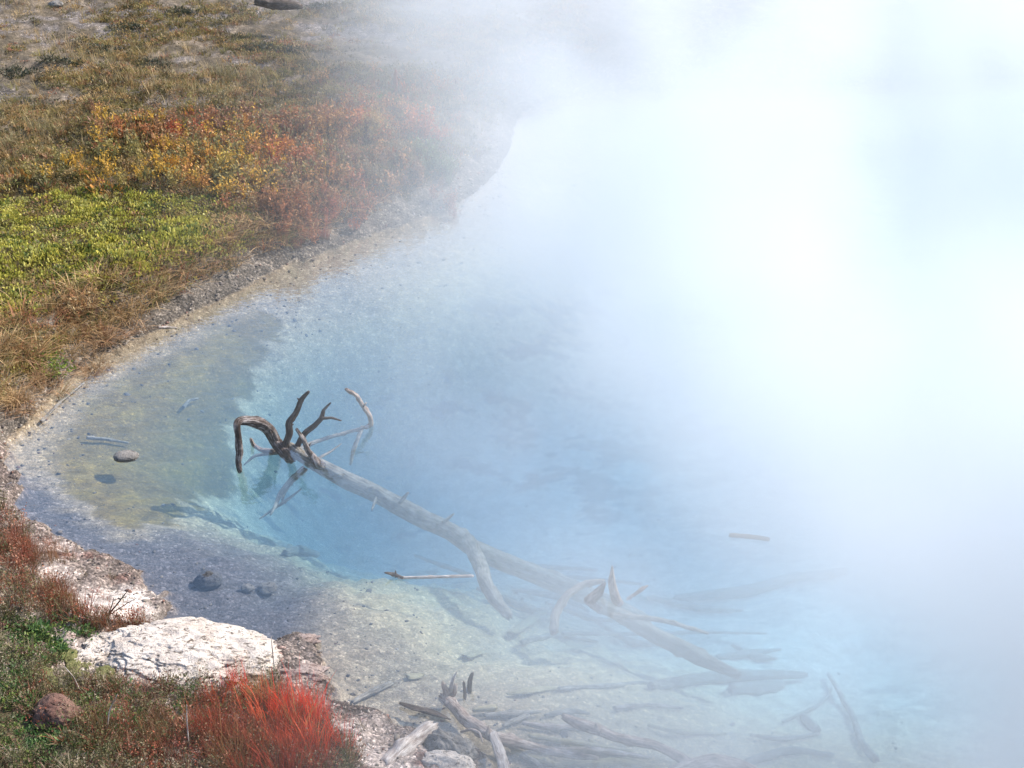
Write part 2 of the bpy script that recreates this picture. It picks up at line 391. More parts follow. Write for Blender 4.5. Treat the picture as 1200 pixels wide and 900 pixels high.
    si = G.n('GeometryNodeSampleIndex', {'Geometry': gi.outputs[0], 'Value': at.outputs[0], 'Index': fi.outputs[0]}, data_type='FLOAT', domain='POINT', clamp=True)
    vc = G.n('GeometryNodeVolumeCube', {'Density': si.outputs[0], 'Background': 0., 'Min': (X0, Y0, Z0), 'Max': (X1, Y1, Z1), 'Resolution X': nX, 'Resolution Y': nY, 'Resolution Z': nZ})
    sm = G.n('GeometryNodeSetMaterial', {'Geometry': vc.outputs[0], 'Material': m})
    link(G, sm.outputs[0], go.inputs[0])
    md = o.modifiers.new('steam', 'NODES'); md.node_group = ng
build_steam()

# ------------------------------------------------------------------ wood, stone and leaf materials
def mat_wood(name, dark, mid, light, rough=.85, lo=.36, hi=.66):
    m, N, out = new_mat(name)
    g = N.n('ShaderNodeAttribute', attribute_name='grain').outputs['Vector']
    pos = N.n('ShaderNodeNewGeometry').outputs['Position']
    a = N.noise(N.vscale(g, (1, 1, .11)), 90, 5, .7, .4); b = N.noise(pos, 14, 4, .6)
    c = N.noise(N.vscale(g, (1, 1, .2)), 30, 4, .65, .6)
    f = N.math('ADD', N.math('MULTIPLY', a, .45), N.math('ADD', N.math('MULTIPLY', b, .3), N.math('MULTIPLY', c, .25)))
    cc = N.ramp(f, [(lo, dark), ((lo + hi) / 2, mid), (hi, light)])
    hgt = N.math('ADD', N.math('MULTIPLY', a, .6), c)
    bp = N.n('ShaderNodeBump', {'Height': hgt, 'Distance': .02, 'Strength': 1.})
    bs = N.n('ShaderNodeBsdfPrincipled', {'Base Color': cc, 'Roughness': rough, 'Normal': bp.outputs[0], 'Specular IOR Level': .25})
    link(N, bs.outputs[0], out.inputs[0]); return m
W_DARK = mat_wood('weathered dark wood', (.022, .016, .013), (.075, .055, .043), (.27, .22, .19))
W_ARCH = mat_wood('weathered grey brown wood', (.022, .015, .012), (.085, .06, .048), (.46, .40, .37), lo=.38, hi=.6)
W_PALE = mat_wood('bleached wood', (.12, .085, .07), (.38, .31, .27), (.66, .60, .55), lo=.34, hi=.58)
W_DRIFT = mat_wood('grey driftwood', (.08, .055, .045), (.35, .27, .225), (.62, .54, .48), lo=.38, hi=.62)
W_SUNK = mat_wood('silted sunken wood', (.09, .085, .07), (.25, .225, .19), (.42, .385, .33), lo=.40, hi=.58)
W_SUNKD = mat_wood('dark sunken wood', (.13, .12, .10), (.25, .235, .20), (.37, .345, .30))
W_YEL = mat_wood('yellowed split wood', (.22, .18, .10), (.42, .36, .22), (.56, .50, .34))

def mat_rock(name, base, light, dark, scale=6, pit=1., bump=.03):
    m, N, out = new_mat(name)
    pos = N.n('ShaderNodeNewGeometry').outputs['Position']
    a = N.noise(pos, scale, 7, .65, .3); b = N.noise(N.vscale(pos, (1, 1.6, 2.2)), scale * 3.2, 5, .7, .8); c = N.noise(pos, scale * 16, 3, .6)
    cc = N.ramp(a, [(.3, base), (.62, light)])
    pits = N.ramp(b, [(.36, 0.), (.43, 1.)])
    cc = N.mix(N.math('MULTIPLY', N.math('SUBTRACT', 1., pits), pit), cc, dark)
    cc = N.mix(.5, cc, N.mix(1., cc, N.ramp(c, [(.3, .6), (.7, 1.35)]), 'MULTIPLY'))
    hgt = N.math('ADD', N.math('ADD', N.math('MULTIPLY', a, .8), N.math('MULTIPLY', pits, .25)), N.math('MULTIPLY', c, .12))
    bp = N.n('ShaderNodeBump', {'Height': hgt, 'Distance': bump, 'Strength': .9})
    bs = N.n('ShaderNodeBsdfPrincipled', {'Base Color': cc, 'Roughness': .92, 'Normal': bp.outputs[0], 'Specular IOR Level': .2})
    link(N, bs.outputs[0], out.inputs[0]); return m
R_WHITE = mat_rock('white sinter', (.44, .36, .30), (.63, .55, .475), (.14, .105, .08), 6, .9, .05)
R_BROWN = mat_rock('brown rock', (.10, .05, .04), (.20, .12, .09), (.03, .02, .015), 9)
R_GREY = mat_rock('grey stone', (.12, .11, .10), (.24, .22, .20), (.05, .045, .04), 9)
R_PINK = mat_rock('pinkish crust', (.24, .16, .13), (.42, .33, .29), (.09, .06, .05), 12)
R_DARK = mat_rock('dark wet stone', (.045, .045, .05), (.10, .10, .10), (.02, .02, .02), 9)
R_MOSS = mat_rock('olive moss', (.10, .105, .035), (.20, .19, .08), (.05, .05, .02), 22, .5)

def mat_leaf(name, trans=.35, rough=.55):
    m, N, out = new_mat(name)
    c = N.n('ShaderNodeAttribute', attribute_name='Col').outputs['Color']
    bs = N.n('ShaderNodeBsdfPrincipled', {'Base Color': c, 'Roughness': rough, 'Specular IOR Level': .35})
    tr = N.n('ShaderNodeBsdfTranslucent', {'Color': c})
    mx = N.n('ShaderNodeMixShader', {0: trans, 1: bs.outputs[0], 2: tr.outputs[0]})
    link(N, mx.outputs[0], out.inputs[0]); return m
M_LEAF = mat_leaf('living leaves'); M_STRAW = mat_leaf('dry grass blades', .25, .65)

# ------------------------------------------------------------------ wood builder
def pts3(spec, z=None):
    """spec entries: (px, py, z) on the level z, or (px, py, ('y', dy)) on the upright plane dy metres beyond the first point"""
    out = []; y0 = None
    for e in spec:
        if len(e) == 2: q = P(e[0], e[1], z)
        elif isinstance(e[2], tuple): q = PY(e[0], e[1], y0 + e[2][1])
        else: q = P(*e)
        if y0 is None: y0 = q[1]
        out.append(q)
    return np.array(out)
def catmull(p, rads, step):
    p = np.asarray(p, float); n = len(p); out = []; ro = []
    ext = np.vstack([2 * p[0] - p[1], p, 2 * p[-1] - p[-2]])
    for i in range(n - 1):
        a, b, c, d = ext[i:i + 4]; L = np.linalg.norm(c - b); k = max(2, int(L / step))
        for t in np.linspace(0, 1, k, endpoint=False):
            q_ = (.5 * ((2 * b) + (-a + c) * t + (2 * a - 5 * b + 4 * c - d) * t * t + (-a + 3 * b - 3 * c + d) * t ** 3)); out.append(.55 * q_ + .45 * (b * (1 - t) + c * t))
            ro.append(rads[i] * (1 - t) + rads[i + 1] * t)
    out.append(p[-1]); ro.append(rads[-1]); return np.array(out), np.array(ro)
_wseed = [100]
def wood_arrays(p, rads, sides=12, rough=.16, flat=1., jag=.5, step=None, wob=.25):
    _wseed[0] += 1; sd = _wseed[0]; r_ = np.random.default_rng(sd)
    if np.isscalar(rads): rads = [rads] * len(p)
    rm = float(np.mean(rads)); step = step or max(.009, rm * .3); sides = int(sides * 1.5)
    C, Rr = catmull(p, rads, step); n = len(C)
    S = np.concatenate([[0], np.cumsum(np.linalg.norm(np.diff(C, axis=0), axis=1))])
    C = C + wob * rm * np.column_stack([fbm(S / rm * .12, S * 0 + k * 9.1, o=3, seed=sd) for k in range(3)])
    T = np.gradient(C, axis=0); T /= np.linalg.norm(T, axis=1)[:, None] + 1e-9
    N0 = np.cross(T[0], [0, 0, 1.]); N0 = N0 if np.linalg.norm(N0) > .1 else np.array([1., 0, 0]); N0 /= np.linalg.norm(N0)
    V = []; U = []; th = np.linspace(0, 2 * pi, sides, endpoint=False); Nn = N0
    nz = fbm(np.cos(th)[None] * 1.3 + 0 * S[:, None], np.sin(th)[None] * 1.3 + 0 * S[:, None], S[:, None] / rm * .22 + 0 * th[None], o=4, seed=sd)
    nz = nz + .45 * fbm(np.cos(th)[None] * 4.5 + 0 * S[:, None], np.sin(th)[None] * 4.5 + 0 * S[:, None], S[:, None] / rm * .16 + 0 * th[None], o=3, seed=sd + 9)
    kn = np.clip(fbm(np.cos(th)[None] * .8 + 0 * S[:, None], np.sin(th)[None] * .8 + 5 + 0 * S[:, None], S[:, None] / rm * .35 + 0 * th[None], o=2, seed=sd + 5) - .35, 0, 1)
    for i in range(n):
        Nn = Nn - T[i] * np.dot(Nn, T[i]); Nn = Nn / (np.linalg.norm(Nn) + 1e-9); B = np.cross(T[i], Nn)
        rr = Rr[i] * (1 + rough * 1.6 * nz[i] + 1.2 * kn[i])
        V.append(C[i] + np.outer(rr * np.cos(th), Nn) + np.outer(rr * flat * np.sin(th), B))
        U.append(np.column_stack([Rr[i] * np.cos(th) + sd, Rr[i] * np.sin(th), np.full(sides, S[i])]))
    V = np.array(V); U = np.array(U)
    j0 = r_.random(sides) * jag * Rr[0] * 2.2; j1 = r_.random(sides) * jag * Rr[-1] * 3.2
    V[0] -= T[0] * j0[:, None]; V[-1] += T[-1] * j1[:, None]
    V[0] = C[0] + (V[0] - C[0]) * .8; V[-1] = C[-1] + (V[-1] - C[-1]) * .7
    base = np.arange(n - 1)[:, None] * sides + np.arange(sides)[None]; nxt = np.arange(n - 1)[:, None] * sides + (np.arange(sides)[None] + 1) % sides
    q1 = np.stack([base, nxt, nxt + sides], -1).reshape(-1, 3); q2 = np.stack([base, nxt + sides, base + sides], -1).reshape(-1, 3)
    Vf = V.reshape(-1, 3); Uf = U.reshape(-1, 3); m = len(Vf)
    Vf = np.vstack([Vf, C[0] + T[0] * Rr[0] * .3, C[-1] - T[-1] * Rr[-1] * .3]); Uf = np.vstack([Uf, Uf[0], Uf[m - 1]])
    k = np.arange(sides)
    c0 = np.column_stack([np.full(sides, m), (k + 1) % sides, k]); c1 = np.column_stack([np.full(sides, m + 1), (n - 1) * sides + k, (n - 1) * sides + (k + 1) % sides])
    return Vf, np.vstack([q1, q2, c0, c1]), Uf
def cat_arrays(L):
    V = []; T = []; U = []; o = 0
    for v, t, u in L: V.append(v); T.append(t + o); U.append(u); o += len(v)
    return np.vstack(V), np.vstack(T), np.vstack(U)
def wood(name, L, mat, parent=None):
    V, T, U = cat_arrays(L if isinstance(L, list) else [L])
    o = mesh_obj(name, V, T, mat, parent, smooth_sh=True, uv=U); return o
def piece(name, spec, rads, mat, label, cat, group=None, **k):
    return tag(wood(name, wood_arrays(pts3(spec), rads, **k), mat), label, cat, group)

# ------------------------------------------------------------------ the fallen tree in the pool
ft = empty('fallen_tree', P(345, 530, 0)); tag(ft, 'long pale fallen tree lying under the water with dark branches arching out of it', 'fallen tree')
ft_off = -np.array(ft.location)
def above_bed(p, rads):
    rads = np.broadcast_to(np.asarray(rads, float), (len(p),))
    for i in range(len(p)):                # a drowned limb rests in the silt, it does not go through it
        if p[i, 2] > -.045: continue
        d = p[i] - [0, 0, CAMZ]
        for _ in range(6):
            hb = float(H(p[i:i+1, 0], p[i:i+1, 1])[0][0]) + rads[i] * .45
            if p[i, 2] < hb: p[i] = np.array([0, 0, CAMZ]) + d * (min(hb, -.02) - CAMZ) / d[2]
    return p
def ftp(name, spec, rads, mat, label=None, **k):
    V, T, U = wood_arrays(above_bed(pts3(spec), rads), rads, **k); o = mesh_obj(name, V + ft_off, T, mat, ft, smooth_sh=True, uv=U)
    if label: o['label'] = label
    return o
Y = lambda d: ('y', d)
ftp('trunk', [(338,524,-.03),(352,535,-.05),(378,549,-.14),(430,574,-.27),(480,600,-.35),(530,624,-.40),(556,642,-.42),(600,662,-.50),(650,682,-.60),(700,702,-.64),(752,724,-.66)],
    [.045,.055,.068,.074,.074,.07,.066,.07,.074,.07,.05], W_SUNK, 'submerged pale trunk', sides=22, rough=.12)
ftp('limb', [(548,634,-.38),(559,655,-.33),(567,680,-.26),(580,702,-.28),(597,722,-.3)], [.055,.06,.055,.05,.035], W_SUNK, 'submerged limb bending towards the shore')
arch = ftp('branch', [(341,537,-.10),(333,529,-.0),(323,517,Y(.02)),(316.5,504.5,Y(-.02)),(306,496,Y(-.08)),(293,493,Y(-.15)),(281,493.5,Y(-.2)),(277.5,497,Y(-.24)),(279.5,515,Y(-.27)),(281,529,Y(-.28)),(279.6,541,Y(-.29)),(281.5,552,Y(-.3))],
    [.05,.052,.05,.05,.05,.043,.034,.028,.025,.026,.023,.02], W_ARCH, 'dark arched branch bending back down into the water', sides=16, wob=.3)
ftp('branch', [(334,527,0.0),(336,518,Y(0)),(339,508,Y(0)),(339,495,Y(0)),(347,484,Y(.03)),(354,468,Y(.05)),(362,459,Y(.05))], [.036,.03,.028,.027,.024,.021,.012], W_DARK, 'upright dark branch', sides=12, jag=.2)
ftp('branch', [(347,526,-.02),(352,516,Y(0)),(358,507,Y(0)),(368,499,Y(.02)),(376,490.5,Y(.04)),(379,481,Y(.04)),(388,471.5,Y(.03))], [.024,.024,.024,.022,.02,.014,.006], W_DARK, 'forked dark branch', sides=10, jag=.2)
tw = ftp('branch', [(376.5,490.5,.28),(388,489.5,Y(0)),(400,493,Y(0))], [.014,.011,.006], W_DARK, sides=8)
ftp('branch', [(377,546,-.10),(371,541.5,0.),(366,534,Y(0)),(361,528,Y(0)),(356,515,Y(.02)),(347,502.5,Y(.03))], [.04,.034,.027,.023,.02,.012], W_ARCH, 'leaning dark branch in front', sides=11, jag=.2)
ftp('branch', [(347,528,-.06),(370,518,-.08),(405,507,-.07),(428,500.5,-.03)], [.02,.018,.015,.014], W_SUNK, 'thin pale underwater branch', sides=8)
ftp('branch', [(428,501,-.03),(434.5,497,0.),(433.5,487,Y(0)),(424.5,474,Y(.02)),(417,463.5,Y(.03)),(405,456,Y(.02))], [.016,.02,.021,.019,.017,.013], W_DRIFT, 'curved grey brown branch rising from the water', sides=10, jag=.3)
ftp('branch', [(320,530,-.06),(308,528,-.06),(297,521,-.01),(294.5,514.5,Y(0))], [.024,.02,.018,.016], W_DRIFT, 'short stub just above the water', sides=8)
ftp('branch', [(356,550,-.08),(340,565,-.2),(328,580,-.26),(317,603,-.32)], [.03,.026,.02,.008], W_SUNK, sides=9)
ftp('branch', [(353,573,-.26),(335,587,-.3),(320,597,-.33),(304,608,-.36)], [.006,.014,.012,.005], W_SUNK, sides=7)
ftp('branch', [(345,562,-.22),(333,578,-.3),(330,592,-.34)], [.01,.014,.006], W_SUNK, sides=7)
ftp('branch', [(364,542,-.06),(386,530,-.05),(400,520,-.04)], [.014,.01,.005], W_SUNK, sides=7)
ftp('branch', [(425,500,-.06),(414,528,-.2),(411,544,-.3)], [.018,.02,.012], W_SUNK, sides=7)
ftp('branch', [(330,530,-.08),(300,534,-.14),(286,545,-.2)], [.02,.012,.006], W_SUNK, sides=7)

for sp, r0 in (([(318,510,.17),(316,505,.26)], .012), ([(299,493.5,.27),(300,488,.33)], .010), ([(352,471,.42),(349,467,.46)], .010), ([(340,500,.2),(343.5,497,.24)], .009), ([(426,476,.22),(429,472,.25)], .008), ([(360,524,.05),(364,520,.08)], .008),
               ([(470,588,-.26),(478,578,-.18)], .016), ([(520,612,-.32),(531,603,-.26)], .014), ([(440,585,-.24),(436,597,-.26)], .012)):
    ftp('stub', sp, [r0 * 1.3, r0 * .6], W_ARCH if sp[0][2] > 0 else W_SUNK, sides=6, jag=.8)

# ------------------------------------------------------------------ the sunken snag with three spikes
sn = empty('sunken_snag', P(716, 700, 0)); tag(sn, 'drowned log with three dark pointed stubs sticking up through misty water', 'snag')
def part(root, name, spec, rads, mat, label=None, **k):
    V, T, U = wood_arrays(above_bed(pts3(spec), rads), rads, **k); o = mesh_obj(name, V - np.array(root.location), T, mat, root, smooth_sh=True, uv=U)
    if label: o['label'] = label
    return o
part(sn, 'trunk', [(700,708,-.3),(730,722,-.36),(775,748,-.42),(820,770,-.46),(864,790,-.5)], [.04,.05,.055,.055,.035], W_SUNKD, sides=16)
part(sn, 'spike', [(700,712,-.12),(691.5,704,0.),(702,693.5,Y(.0)),(709.5,682,Y(.0))], [.05,.045,.034,.008], W_ARCH, flat=.5, sides=9, jag=.1)
part(sn, 'spike', [(724,706,-.06),(721,699.5,0.),(717.5,684,Y(0)),(716.7,663,Y(.0))], [.05,.045,.038,.006], W_DRIFT, flat=.6, sides=10, jag=.1)
part(sn, 'spike', [(736,701,-.04),(744,696.5,0.),(752,691,Y(0)),(759,687,Y(0))], [.02,.022,.028,.01], W_DRIFT, flat=.5, sides=8)
part(sn, 'branch', [(649,740,-.24),(652,717,-.18),(666,697,-.12),(687,684,-.08),(706,681,-.04)], [.035,.032,.028,.024,.018], W_SUNK, 'curved pale underwater branch', sides=9)
part(sn, 'branch', [(716,720,-.2),(770,726,-.22),(830,742,-.25)], [.02,.018,.01], W_SUNK, sides=7)

# ------------------------------------------------------------------ branch with a broken root end by the near bank
nb_ = empty('broken_branch', P(536, 830, 0)); tag(nb_, 'brown broken branch with pronged end lying from the water onto the near bank', 'branch')
part(nb_, 'stem', [(519,818,-.01),(530,825,.01),(540,836,.02),(548,846,.03),(570,860,.06),(585,867,.05),(605,870,.02),(628,875,-.01),(655,882,-.03),(700,888,-.06)],
     [.03,.034,.036,.038,.036,.034,.03,.026,.024,.015], W_DRIFT, sides=14, rough=.22)
part(nb_, 'prong', [(521,821,-.02),(523,812,Y(0)),(519,801,Y(0))], [.03,.024,.014], W_DRIFT, sides=9)
part(nb_, 'prong', [(524,816,0.),(528.5,806,Y(0)),(530.5,797,Y(0)),(536,787,Y(0))], [.022,.024,.022,.006], W_PALE, 'pale split prong', flat=.5, sides=9)
part(nb_, 'prong', [(527,818,0.),(532.5,812,Y(0)),(534,803,Y(0))], [.02,.016,.012], W_DRIFT, sides=8)
part(nb_, 'splinter', [(577,859,.08),(583,874,.07),(588,890,.07),(593,908,.06)], [.028,.032,.034,.034], W_PALE, 'pale flat split end', flat=.4, sides=9, jag=.3)
part(nb_, 'knot', [(572,862,.07),(572.5,852,Y(0.02))], [.02,.009], W_DRIFT, sides=8)
part(nb_, 'twig', [(540,858,.07),(552,855,.10),(562,859,.12),(566,870,.09)], [.008,.008,.008,.006], W_DRIFT, sides=6)

piece('wooden_stake', [(544.6,818,-.05),(544.5,812,Y(0)),(543.6,799,Y(0))], [.011,.010,.008], W_DARK, 'thin dark stake standing in shallow water next to the pronged branch end', 'stake', sides=7)
piece('wooden_stake', [(549.8,811,-.05),(550,806,Y(0)),(551,797,Y(0)),(554,789,Y(0))], [.018,.017,.016,.012], W_DARK, 'broader brown stake in shallow water with a slanted broken top', 'stake', flat=.4, sides=8)
piece('split_log', [(452,898,.12),(475,876,.12),(490,864,.11),(505,853,.09)], [.045,.046,.048,.046], W_PALE, 'short bleached split log lying on the gravelly near bank', 'log', sides=14, rough=.2)
dr = empty('driftwood', P(780, 885, 0)); tag(dr, 'forked grey driftwood log with a long curving arm at the water edge', 'driftwood')
part(dr, 'arm', [(660,839.5,.10),(679,848,.10),(700,855,.10),(722,864,.08),(767,873,.07),(797,887,.05),(812,899,.03)], [.022,.036,.036,.03,.028,.03,.034], W_DRIFT, sides=12, rough=.22)
part(dr, 'log', [(765,918,-.03),(800,907,.0),(833,901,.01),(870,907,.0),(905,925,-.03)], [.05,.07,.08,.075,.06], W_DRIFT, sides=16)
part(dr, 'knot', [(700,856,.12),(698,848,Y(0))], [.024,.010], W_DRIFT, sides=8)
piece('bark_strip', [(469,824,.02),(485,829,.025),(505,834,.02),(524,841,.015)], [.012,.022,.024,.010], W_DARK, 'black strip of bark floating beside the near bank', 'bark', flat=.35, sides=8)
piece('bark_strip', [(478,829,.012),(500,835,.012),(528,843,.01)], [.008,.010,.006], W_DARK, 'narrow black sliver floating close along the wider bark strip', 'bark', sides=6)
piece('floating_stick', [(855,627,.01),(878,629,.01),(901,632,.012)], [.015,.018,.016], W_DARK, 'short brown stick floating alone in the misty water', 'stick', sides=9, jag=.3)
fs = empty('floating_twig', P(510, 676, 0)); tag(fs, 'straight thin twig on the water with a sprig at its tip', 'twig')
part(fs, 'stem', [(554,675,-.012),(512,676,.0),(468,677,.006)], [.012,.011,.010], W_PALE, sides=6, wob=.1)
part(fs, 'sprig', [(472,677,.01),(462,673,Y(.03)),(451,671,Y(.0))], [.01,.014,.006], W_DARK, sides=6)
part(fs, 'sprig', [(464,676,.0),(463.5,669,Y(0))], [.01,.004], W_DARK, sides=6)

# ------------------------------------------------------------------ sunken sticks and logs
def bedz(px, py, lift=.02):
    z = -.2
    for _ in range(12):
        q = P(px, py, z); z = .5 * z + .5 * float(H(q[0:1], q[1:2])[0][0])
    return z + lift
def sunk(name, spec, rads, mat, label, cat, group=None, lift=.03, **k):
    return piece(name, [(a, b, min(-.01, bedz(a, b, lift))) for a, b in spec], rads, mat, label, cat, group, **k)
sunk('sunken_pole', [(597,672),(650,675),(700,679),(752,684)], [.02,.02,.018,.012], W_SUNK, 'long thin pale pole under water crossing behind the bent limb', 'pole', lift=.22, sides=7, wob=.1)
sunk('sunken_stick', [(487,651),(522,663.5),(551,674)], [.014,.022,.022], W_SUNK, 'pale sunken stick ending at the tree limb bend', 'stick', lift=.12, sides=8)
sunk('sunken_plank', [(600,742),(617,730),(635,717)], [.04,.045,.04], W_YEL, 'pale broken plank under water below the bent limb tip', 'plank', lift=.1, flat=.2, sides=8, jag=.3)
sunk('wood_chip', [(547,769),(565,764)], [.04,.03], W_YEL, 'pale yellowish wood chip lying alone on the shallow bed', 'wood chip', flat=.2, sides=8)
sunk('wood_chip', [(478,793),(492,791)], [.035,.03], W_YEL, 'small yellow wood chip on the bed nearest the pronged branch', 'wood chip', flat=.2, sides=8)
sunk('sunken_slab', [(595,813),(616,810),(640,807),(664,805)], [.012,.03,.026,.01], W_YEL, 'yellow split slab of wood sunken in shallow water', 'slab', flat=.35, sides=8)
sunk('sunken_pole', [(655,807),(720,803),(800,797),(860,792)], [.014,.016,.015,.01], W_SUNK, 'long thin sunken pole running from the yellow slab towards the mist', 'pole', sides=7, wob=.1)
sunk('sunken_stick', [(413,823),(436,811),(458,801)], [.014,.022,.020], W_SUNK, 'pale sunken stick on the bed beside the gravelly near bank', 'stick', sides=8)
sunk('sunken_log', [(792,700),(867,694),(917,680),(992,669)], [.03,.045,.045,.03], W_SUNKD, 'dark drowned log barely showing through the mist past the spiked snag', 'log', lift=.06, sides=12)
sunk('sunken_log', [(762,803),(804,797),(871,791),(942,791)], [.03,.045,.045,.025], W_SUNKD, 'drowned log lying level across the bed behind the forked driftwood', 'log', lift=.06, sides=12)
sunk('sunken_block', [(858,808),(885,807),(914,803)], [.04,.055,.04], W_SUNKD, 'stubby dark chunk of wood on the bed touching the level drowned log', 'wood block', lift=.05, sides=10)
sunk('sunken_log', [(971,790),(996,833),(1010,871),(1026,890)], [.015,.02,.025,.028], W_SUNK, 'dark drowned log pointing away from shore in the thickest mist', 'log', lift=.05, sides=10)
sunk('sunken_branch', [(875,893),(925,879),(975,885)], [.03,.026,.014], W_SUNKD, 'thin dark drowned branch beyond the driftwood log end', 'branch', sides=8)
sunk('sunken_branch', [(917,846),(954,829),(968,818),(975,806)], [.01,.014,.012,.006], W_SUNKD, 'small curved drowned twig beside a dark chunk on the misty bed', 'branch', sides=7)
sunk('sunken_block', [(943,841),(958,855)], [.035,.03], W_SUNKD, 'small dark chunk of wood on the misty bed below the curved twig', 'wood block', sides=8)
sunk('sunken_stick', [(660,742),(740,743),(820,741),(898,742)], [.014,.016,.014,.008], W_SUNK, 'very long straight thin stick under water in front of the spiked snag', 'stick', lift=.1, sides=7)
sunk('sunken_stick', [(215,477),(222,469.5),(232,467)], [.016,.014,.008], W_SUNK, 'bent pale stick on the olive bed beyond the dark branches', 'stick', lift=.05, sides=7)
sunk('sunken_stick', [(48,494),(72,470),(98,449)], [.014,.012,.008], W_SUNK, 'long pale stick in the shallows parallel to the meadow bank', 'stick', sides=7)
sunk('sunken_stick', [(102,513),(126,515),(150,519)], [.014,.014,.008], W_SUNK, 'pale stick on the olive bed above the lone dark rock', 'stick', sides=7)
q = PG(196, 384.5)
wch = sunk('sunken_wood', [(334,648),(350,645),(372,650)], [.03,.045,.03], W_SUNKD, 'dark sunken wood chunk with a pale splinter on the bed', 'wood chunk', sides=9)
SH_BED = [('rock', W_SUNK)]
g1 = 'sunken sticks piled around the drowned tree'; g2 = 'sunken sticks beside the forked driftwood'
for g, a, t in [(g1, [(560,690),(600,704),(650,722)], 'sunken stick crossing under the bent limb tip'), (g1, [(600,690),(660,700),(690,716)], 'sunken stick reaching the base of the leftmost dark spike'),
        (g1, [(575,665),(640,664),(700,668)], 'sunken stick lying just behind the long thin pale pole'), (g1, [(612,752),(650,745),(700,752)], 'sunken stick in front of the curved pale branch foot'),
        (g1, [(640,706),(690,724),(730,728)], 'sunken stick passing under the curved pale branch'), (g1, [(700,730),(740,752),(800,756)], 'sunken stick leaning along the front of the spiked log'),
        (g1, [(590,700),(625,716),(650,712)], 'short sunken stick between bent limb and curved pale branch'), (g1, [(760,700),(820,712),(870,716)], 'sunken stick behind the spiked log in the mist'),
        (g1, [(858,756),(887,769),(910,772)], 'dark sunken stick right of the drowned log end'), (g1, [(840,770),(880,765),(915,761)], 'sunken stick crossing the dark stick right of the drowned log end'),
        (g2, [(568,838),(600,836),(632,834)], 'level sunken stick beyond the pronged branch'), (g2, [(590,850),(618,838)], 'short slanting sunken stick beyond the pronged branch'),
        (g2, [(640,838),(668,833),(690,836)], 'sunken stick just behind the tip of the driftwood arm'), (g2, [(600,880),(640,892),(660,899)], 'sunken stick beside the pale flat splinter'),
        (g2, [(620,862),(680,872),(740,880)], 'long sunken stick between the broken branch and driftwood arm'), (g2, [(650,895),(720,893),(770,899)], 'sunken stick along the bottom edge left of the driftwood log'),
        (g2, [(640,878),(700,880),(760,888)], 'sunken stick running beside the thin end of the broken branch'), (g2, [(690,868),(720,884),(752,894)], 'sunken stick slanting in front of the driftwood arm'),
        (g2, [(612,848),(650,853),(690,850)], 'sunken stick under the tip of the driftwood arm'), (g2, [(596,873),(612,884),(640,900)], 'sunken stick slanting off the broken branch to the bottom edge'),
        (g2, [(760,850),(800,858),(850,860)], 'sunken stick behind the driftwood log bend'), (g2, [(880,862),(920,866),(960,860)], 'sunken stick in the mist beyond the driftwood log'),
        (g2, [(720,830),(760,826),(800,830)], 'lone sunken stick between yellow slab and driftwood arm'), (g2, [(555,833),(580,829)], 'tiny sunken stick right beside the dark stakes')]:
    k = 1.6 if g == g1 else 1.
    sunk('sunken_stick', a, [random.uniform(.01, .018) * k, random.uniform(.014, .026) * k, .01][:len(a)], random.choice([W_SUNK, W_SUNK, W_SUNKD] if g == g1 else [W_SUNK, W_YEL, W_DRIFT]), t, 'stick', g, lift=.04, sides=8)

# ------------------------------------------------------------------ rocks
def ico(sub):
    import bmesh
    bm = bmesh.new(); bmesh.ops.create_icosphere(bm, subdivisions=sub, radius=1)
    V = np.array([v.co[:] for v in bm.verts]); T = np.array([[v.index for v in f.verts] for f in bm.faces]); bm.free(); return V, T
ICO = {k: ico(k) for k in (3, 4, 5, 6, 7)}
def rock(name, c, size, yaw, mat, label, cat, seed, group=None, crack=0., sub=5, amp=.3, fr=1.4, sink=.3, ridged=0., parent=None, pw=1.):
    V, T = ICO[sub]; V = V.copy()
    n = fbm(V[:, 0] * fr + seed, V[:, 1] * fr, V[:, 2] * fr, o=6, seed=seed, g=.55)
    if ridged: n = n + ridged * (.5 - np.abs(fbm(V[:, 0] * fr * 1.5 + seed, V[:, 1] * fr * 2.5, V[:, 2] * fr * 2.5, o=5, seed=seed + 3)) * 2.5)
    if crack:                              # sharp fissures and small ledges
        q = fbm(V[:, 0] * 1.6 + 3, V[:, 1] * 3.2, V[:, 2] * 3.2, o=4, seed=seed + 7); q2 = fbm(V[:, 0] * 3 + 9, V[:, 1] * 5, V[:, 2] * 5, o=4, seed=seed + 8)
        n = n - crack * (np.exp(-(q / .035) ** 2) + .6 * np.exp(-(q2 / .03) ** 2) * (q < .05)) + crack * .8 * (q2 > .12) * smooth(.12, .16, q2)
    V = V * (1 + amp * n)[:, None]; V[:, 2] = np.sign(V[:, 2]) * np.abs(V[:, 2]) ** pw
    V = V * np.array(size); cs, sn_ = cos(yaw), sin(yaw)
    V = np.column_stack([V[:, 0] * cs - V[:, 1] * sn_, V[:, 0] * sn_ + V[:, 1] * cs, V[:, 2]])
    o = mesh_obj(name, V, T, mat, parent, smooth_sh=True); o.location = (c[0], c[1], c[2] + size[2] * (.5 - sink) )
    if label: tag(o, label, cat, group)
    return o
c = P(203, 774, .14)
rock('boulder', (c[0], c[1], c[2] - .06), (.65, .38, .14), R(-7), R_WHITE, 'large flat whitish boulder at the water edge behind the red plants', 'boulder', 3, sub=7, amp=.30, fr=1.3, sink=.25, ridged=.08, crack=.22)
rock('boulder', P(112, 784, .10), (.32, .20, .09), R(20), R_WHITE, 'low crumbling white rock against the end of the large flat boulder', 'boulder', 8, sub=6, amp=.5, fr=1.8, ridged=.3, crack=.4)
